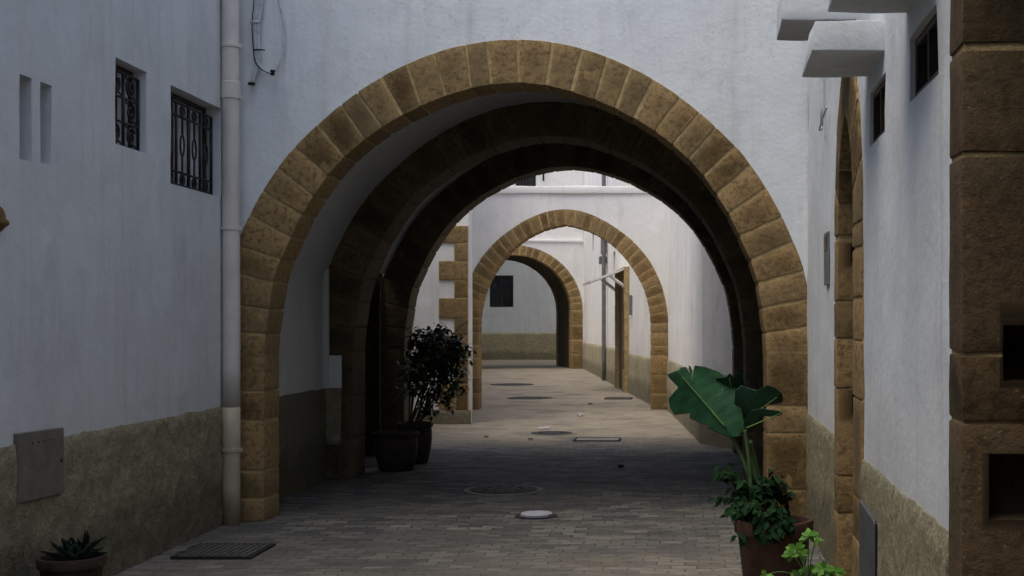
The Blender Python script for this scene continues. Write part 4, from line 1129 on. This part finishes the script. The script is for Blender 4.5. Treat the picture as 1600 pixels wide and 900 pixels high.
blade([(520,350),(540,300),(500,200),(612,187),(640,150),(670,168),(682,195),(698,140),(735,135),(770,190),(800,280),(820,420),(780,600),(760,760),(690,700),(640,560),(560,430)], 7.06, -.5, .5, [(640,200),(750,700)], .2, .5)
blade([(700,320),(760,270),(840,300),(915,320),(1030,265),(1100,290),(1170,350),(1182,400),(1165,445),(1100,462),(1020,468),(1000,520),(985,600),(930,680),(850,745),(770,775),(700,700),(690,500)], 6.95, -.8, .6, [(1120,390),(780,640)], .0, .4)
blade([(860,520),(960,500),(1040,512),(1130,525),(1182,548),(1140,578),(1050,587),(960,572),(900,640),(840,700),(770,760),(790,620)], 6.93, -.6, .3, [(1160,550),(810,700)], .05, .3)
b = nb()
tube(b, sm([P7(1180, 830), P7(1176, 760), P7(1160, 715), P7(1140, 676)]), .013, 8)
tube(b, sm([P7(1186, 830, .03), P7(1184, 760, .03), P7(1174, 715, .03), P7(1168, 688, .03)]), .017, 8)
tube(b, sm([P7(1192, 830, .06), P7(1188, 760, .05), P7(1180, 720, .02), P7(1172, 690, -.03)]), .012, 8)
tube(b, sm([P7(1172, 830, -.03), P7(1174, 760, -.03), P7(1168, 700, -.04), P7(1164, 672, -.05)]), .010, 8)
tube(b, sm([P7(1195, 830, .08), P7(1186, 760, .1), P7(1180, 720, .1), P7(1172, 688, .10)]), .011, 8)
obj('stalk', b, 'greenstem', BT)
rnd = random.Random(77); fb, lay = newleafbm(); sb = nb()
for k in range(46):
    px = rnd.choice([rnd.gauss(1168, 26), rnd.gauss(1195, 22)]); py = rnd.uniform(732, 812)
    px = max(1126, min(1240, px))
    e = P7(px, py, rnd.uniform(-.16, .14)); q = Vector((.55+rnd.uniform(-.1, .1), 7.0+rnd.uniform(-.1, .1), .42)); m = q.lerp(e, .5)+Vector((0,0,.06))
    tube(sb, [q, m, e], [.004, .003, .002], 4)
    for _ in range(11):
        p = (m.lerp(e, rnd.random()))+Vector((rnd.gauss(0, .022), rnd.gauss(0, .03), rnd.gauss(0, .022)))
        leaf(fb, lay, p, Vector((rnd.uniform(-1, 1), rnd.uniform(-1, .6), rnd.uniform(-.7, .5))), Vector((0, -.4, 1)), rnd.uniform(.035, .06), rnd.uniform(.03, .045), rnd.random(), .4, .2, 2, n=5)
for k in range(20):
    px, py = rnd.uniform(1150, 1232), rnd.uniform(792, 836); e = W(px, py, 6.80-rnd.uniform(0, .05)); q = Vector((.56, 6.9, .46))
    tube(sb, [q, q.lerp(e, .6)+Vector((0, 0, .05)), e], .0025, 4)
    for _ in range(6): leaf(fb, lay, e+Vector((rnd.gauss(0, .018), rnd.gauss(0, .012), rnd.gauss(0, .018))), Vector((rnd.uniform(-1, 1), rnd.uniform(-.8, .2), rnd.uniform(-.9, .2))), Vector((0, -.7, .7)), rnd.uniform(.035, .055), .034, rnd.random(), .4, .2, 2, n=5)
for (px, py) in ((1128, 737), (1133, 745), (1125, 781), (1140, 800), (1232, 775), (1215, 770)):
    e = P7(px, py); q = P7(1170, 790)
    tube(sb, [q, q.lerp(e, .5)+Vector((0,0,.03)), e], .0025, 4)
    for _ in range(9): leaf(fb, lay, e+Vector((rnd.gauss(0, .014), rnd.gauss(0, .02), rnd.gauss(0, .012))), Vector((rnd.uniform(-1, 1), rnd.uniform(-1, .5), rnd.uniform(-.6, .4))), Vector((0, -.4, 1)), .05, .036, rnd.random(), .4, .2, 2, n=5)
obj('twig', sb, 'stem', BT); obj('undergrowth', fb, 'bush', BT)

# small bright plant, bottom right
SC_ = Vector((.62, 5.9, 0)); ST = thing('seedling_plant', 'small plant with bright yellow-green lobed leaves in front of the large clay pot', 'potted plant', SC_)
pot(ST, SC_, .10, .18, 'terracotta', 'rim')
def P6(px, py, dy=0): return W(px, py, 5.9+dy)
fb, lay = newleafbm(); sb = nb(); rnd = random.Random(3)
for (px, py, n_, s_) in ((1264, 836, 7, .055), (1243, 858, 9, .06), (1252, 866, 5, .05), (1288, 888, 9, .06), (1266, 892, 8, .06), (1304, 893, 7, .06), (1246, 897, 6, .05), (1276, 842, 4, .04), (1234, 868, 4, .05), (1196, 899, 3, .05)):
    e = P6(px, py, rnd.uniform(-.04, .04)); tube(sb, sm([SC_+Vector((0, 0, .16)), P6(1262, 905), e.lerp(P6(1262, 880), .4), e]), .0032, 5)
    for k in range(n_):
        a = 6.283*k/n_+rnd.uniform(-.3, .3)
        leaf(fb, lay, e, Vector((math.cos(a), -.3+.6*rnd.random(), .55*math.sin(a)+.1)), Vector((0, -1, .5)), s_*rnd.uniform(.6, 1), s_*.5, rnd.random(), .2, .1, 2, n=6)
obj('stem', sb, 'greenstem', ST); obj('foliage', fb, 'bright', ST)

# agave, bottom left
AC = Vector((-3.09, 6.6, 0)); AT = thing('potted_agave', 'spiky dark succulent in a shallow clay pot at the foot of the left wall', 'potted plant', AC)
pot(AT, AC, .160, .31, 'terracotta_dark', 'rim')
rnd = random.Random(12); fb, lay = newleafbm()
for k in range(30):
    a = k*2.399; tl = .25+.75*(k/30)
    d = Vector((math.cos(a)*tl, math.sin(a)*tl, 1.15-tl*.75)).normalized()
    base = AC+Vector((math.cos(a)*.035*tl, math.sin(a)*.035*tl, .27)); base.x += .015
    leaf(fb, lay, base, d, Vector((0, 0, 1)) if d.z < .9 else Vector((1, 0, 0)), rnd.uniform(.12, .19), rnd.uniform(.065, .085), rnd.random(), -.08 if k < 12 else .05, .45, n=8)
bmesh.ops.solidify(fb, geom=fb.faces[:], thickness=.005)
obj('foliage', fb, 'agave', AT)

# ================================================================== camera, light
cam = bpy.data.cameras.new('camera'); co = bpy.data.objects.new('camera', cam); COL.objects.link(co)
co.location = (0, 0, H); co.rotation_euler = (R(90), 0, 0)
cam.sensor_width = 36; cam.lens = 36*F/1600; cam.shift_x = -(CX-800)/1600; cam.shift_y = (CY-450)/1600
cam.clip_end = 600; cam.clip_start = .05
sc.camera = co
wd = bpy.data.worlds.new('World'); sc.world = wd; wd.use_nodes = True
nt = wd.node_tree; bg = nt.nodes['Background']; sky = nt.nodes.new('ShaderNodeTexSky'); sky.sky_type = 'NISHITA'; sky.sun_disc = False
SUN_EL, SUN_AZ = 68, 228       # azimuth: degrees clockwise from +Y; light comes from behind and to the left
sky.sun_elevation = R(SUN_EL); sky.sun_rotation = R(SUN_AZ); sky.dust_density = 3.0; sky.air_density = 1.0
nt.links.new(sky.outputs[0], bg.inputs[0]); bg.inputs[1].default_value = .13
su = bpy.data.lights.new('sun', 'SUN'); su.energy = 1.0; su.angle = R(45); su.color = (1, .975, .88)
so = bpy.data.objects.new('sun', su); COL.objects.link(so)
d = Vector((math.sin(R(SUN_AZ))*math.cos(R(SUN_EL)), math.cos(R(SUN_AZ))*math.cos(R(SUN_EL)), math.sin(R(SUN_EL))))
so.rotation_euler = d.to_track_quat('Z', 'Y').to_euler(); so.location = (-2, 0, 12)
sc.view_settings.view_transform = 'Standard'; sc.view_settings.look = 'None'
sc.view_settings.exposure = 0.86; sc.view_settings.gamma = 1
sc.cycles.max_bounces = 10; sc.cycles.diffuse_bounces = 6
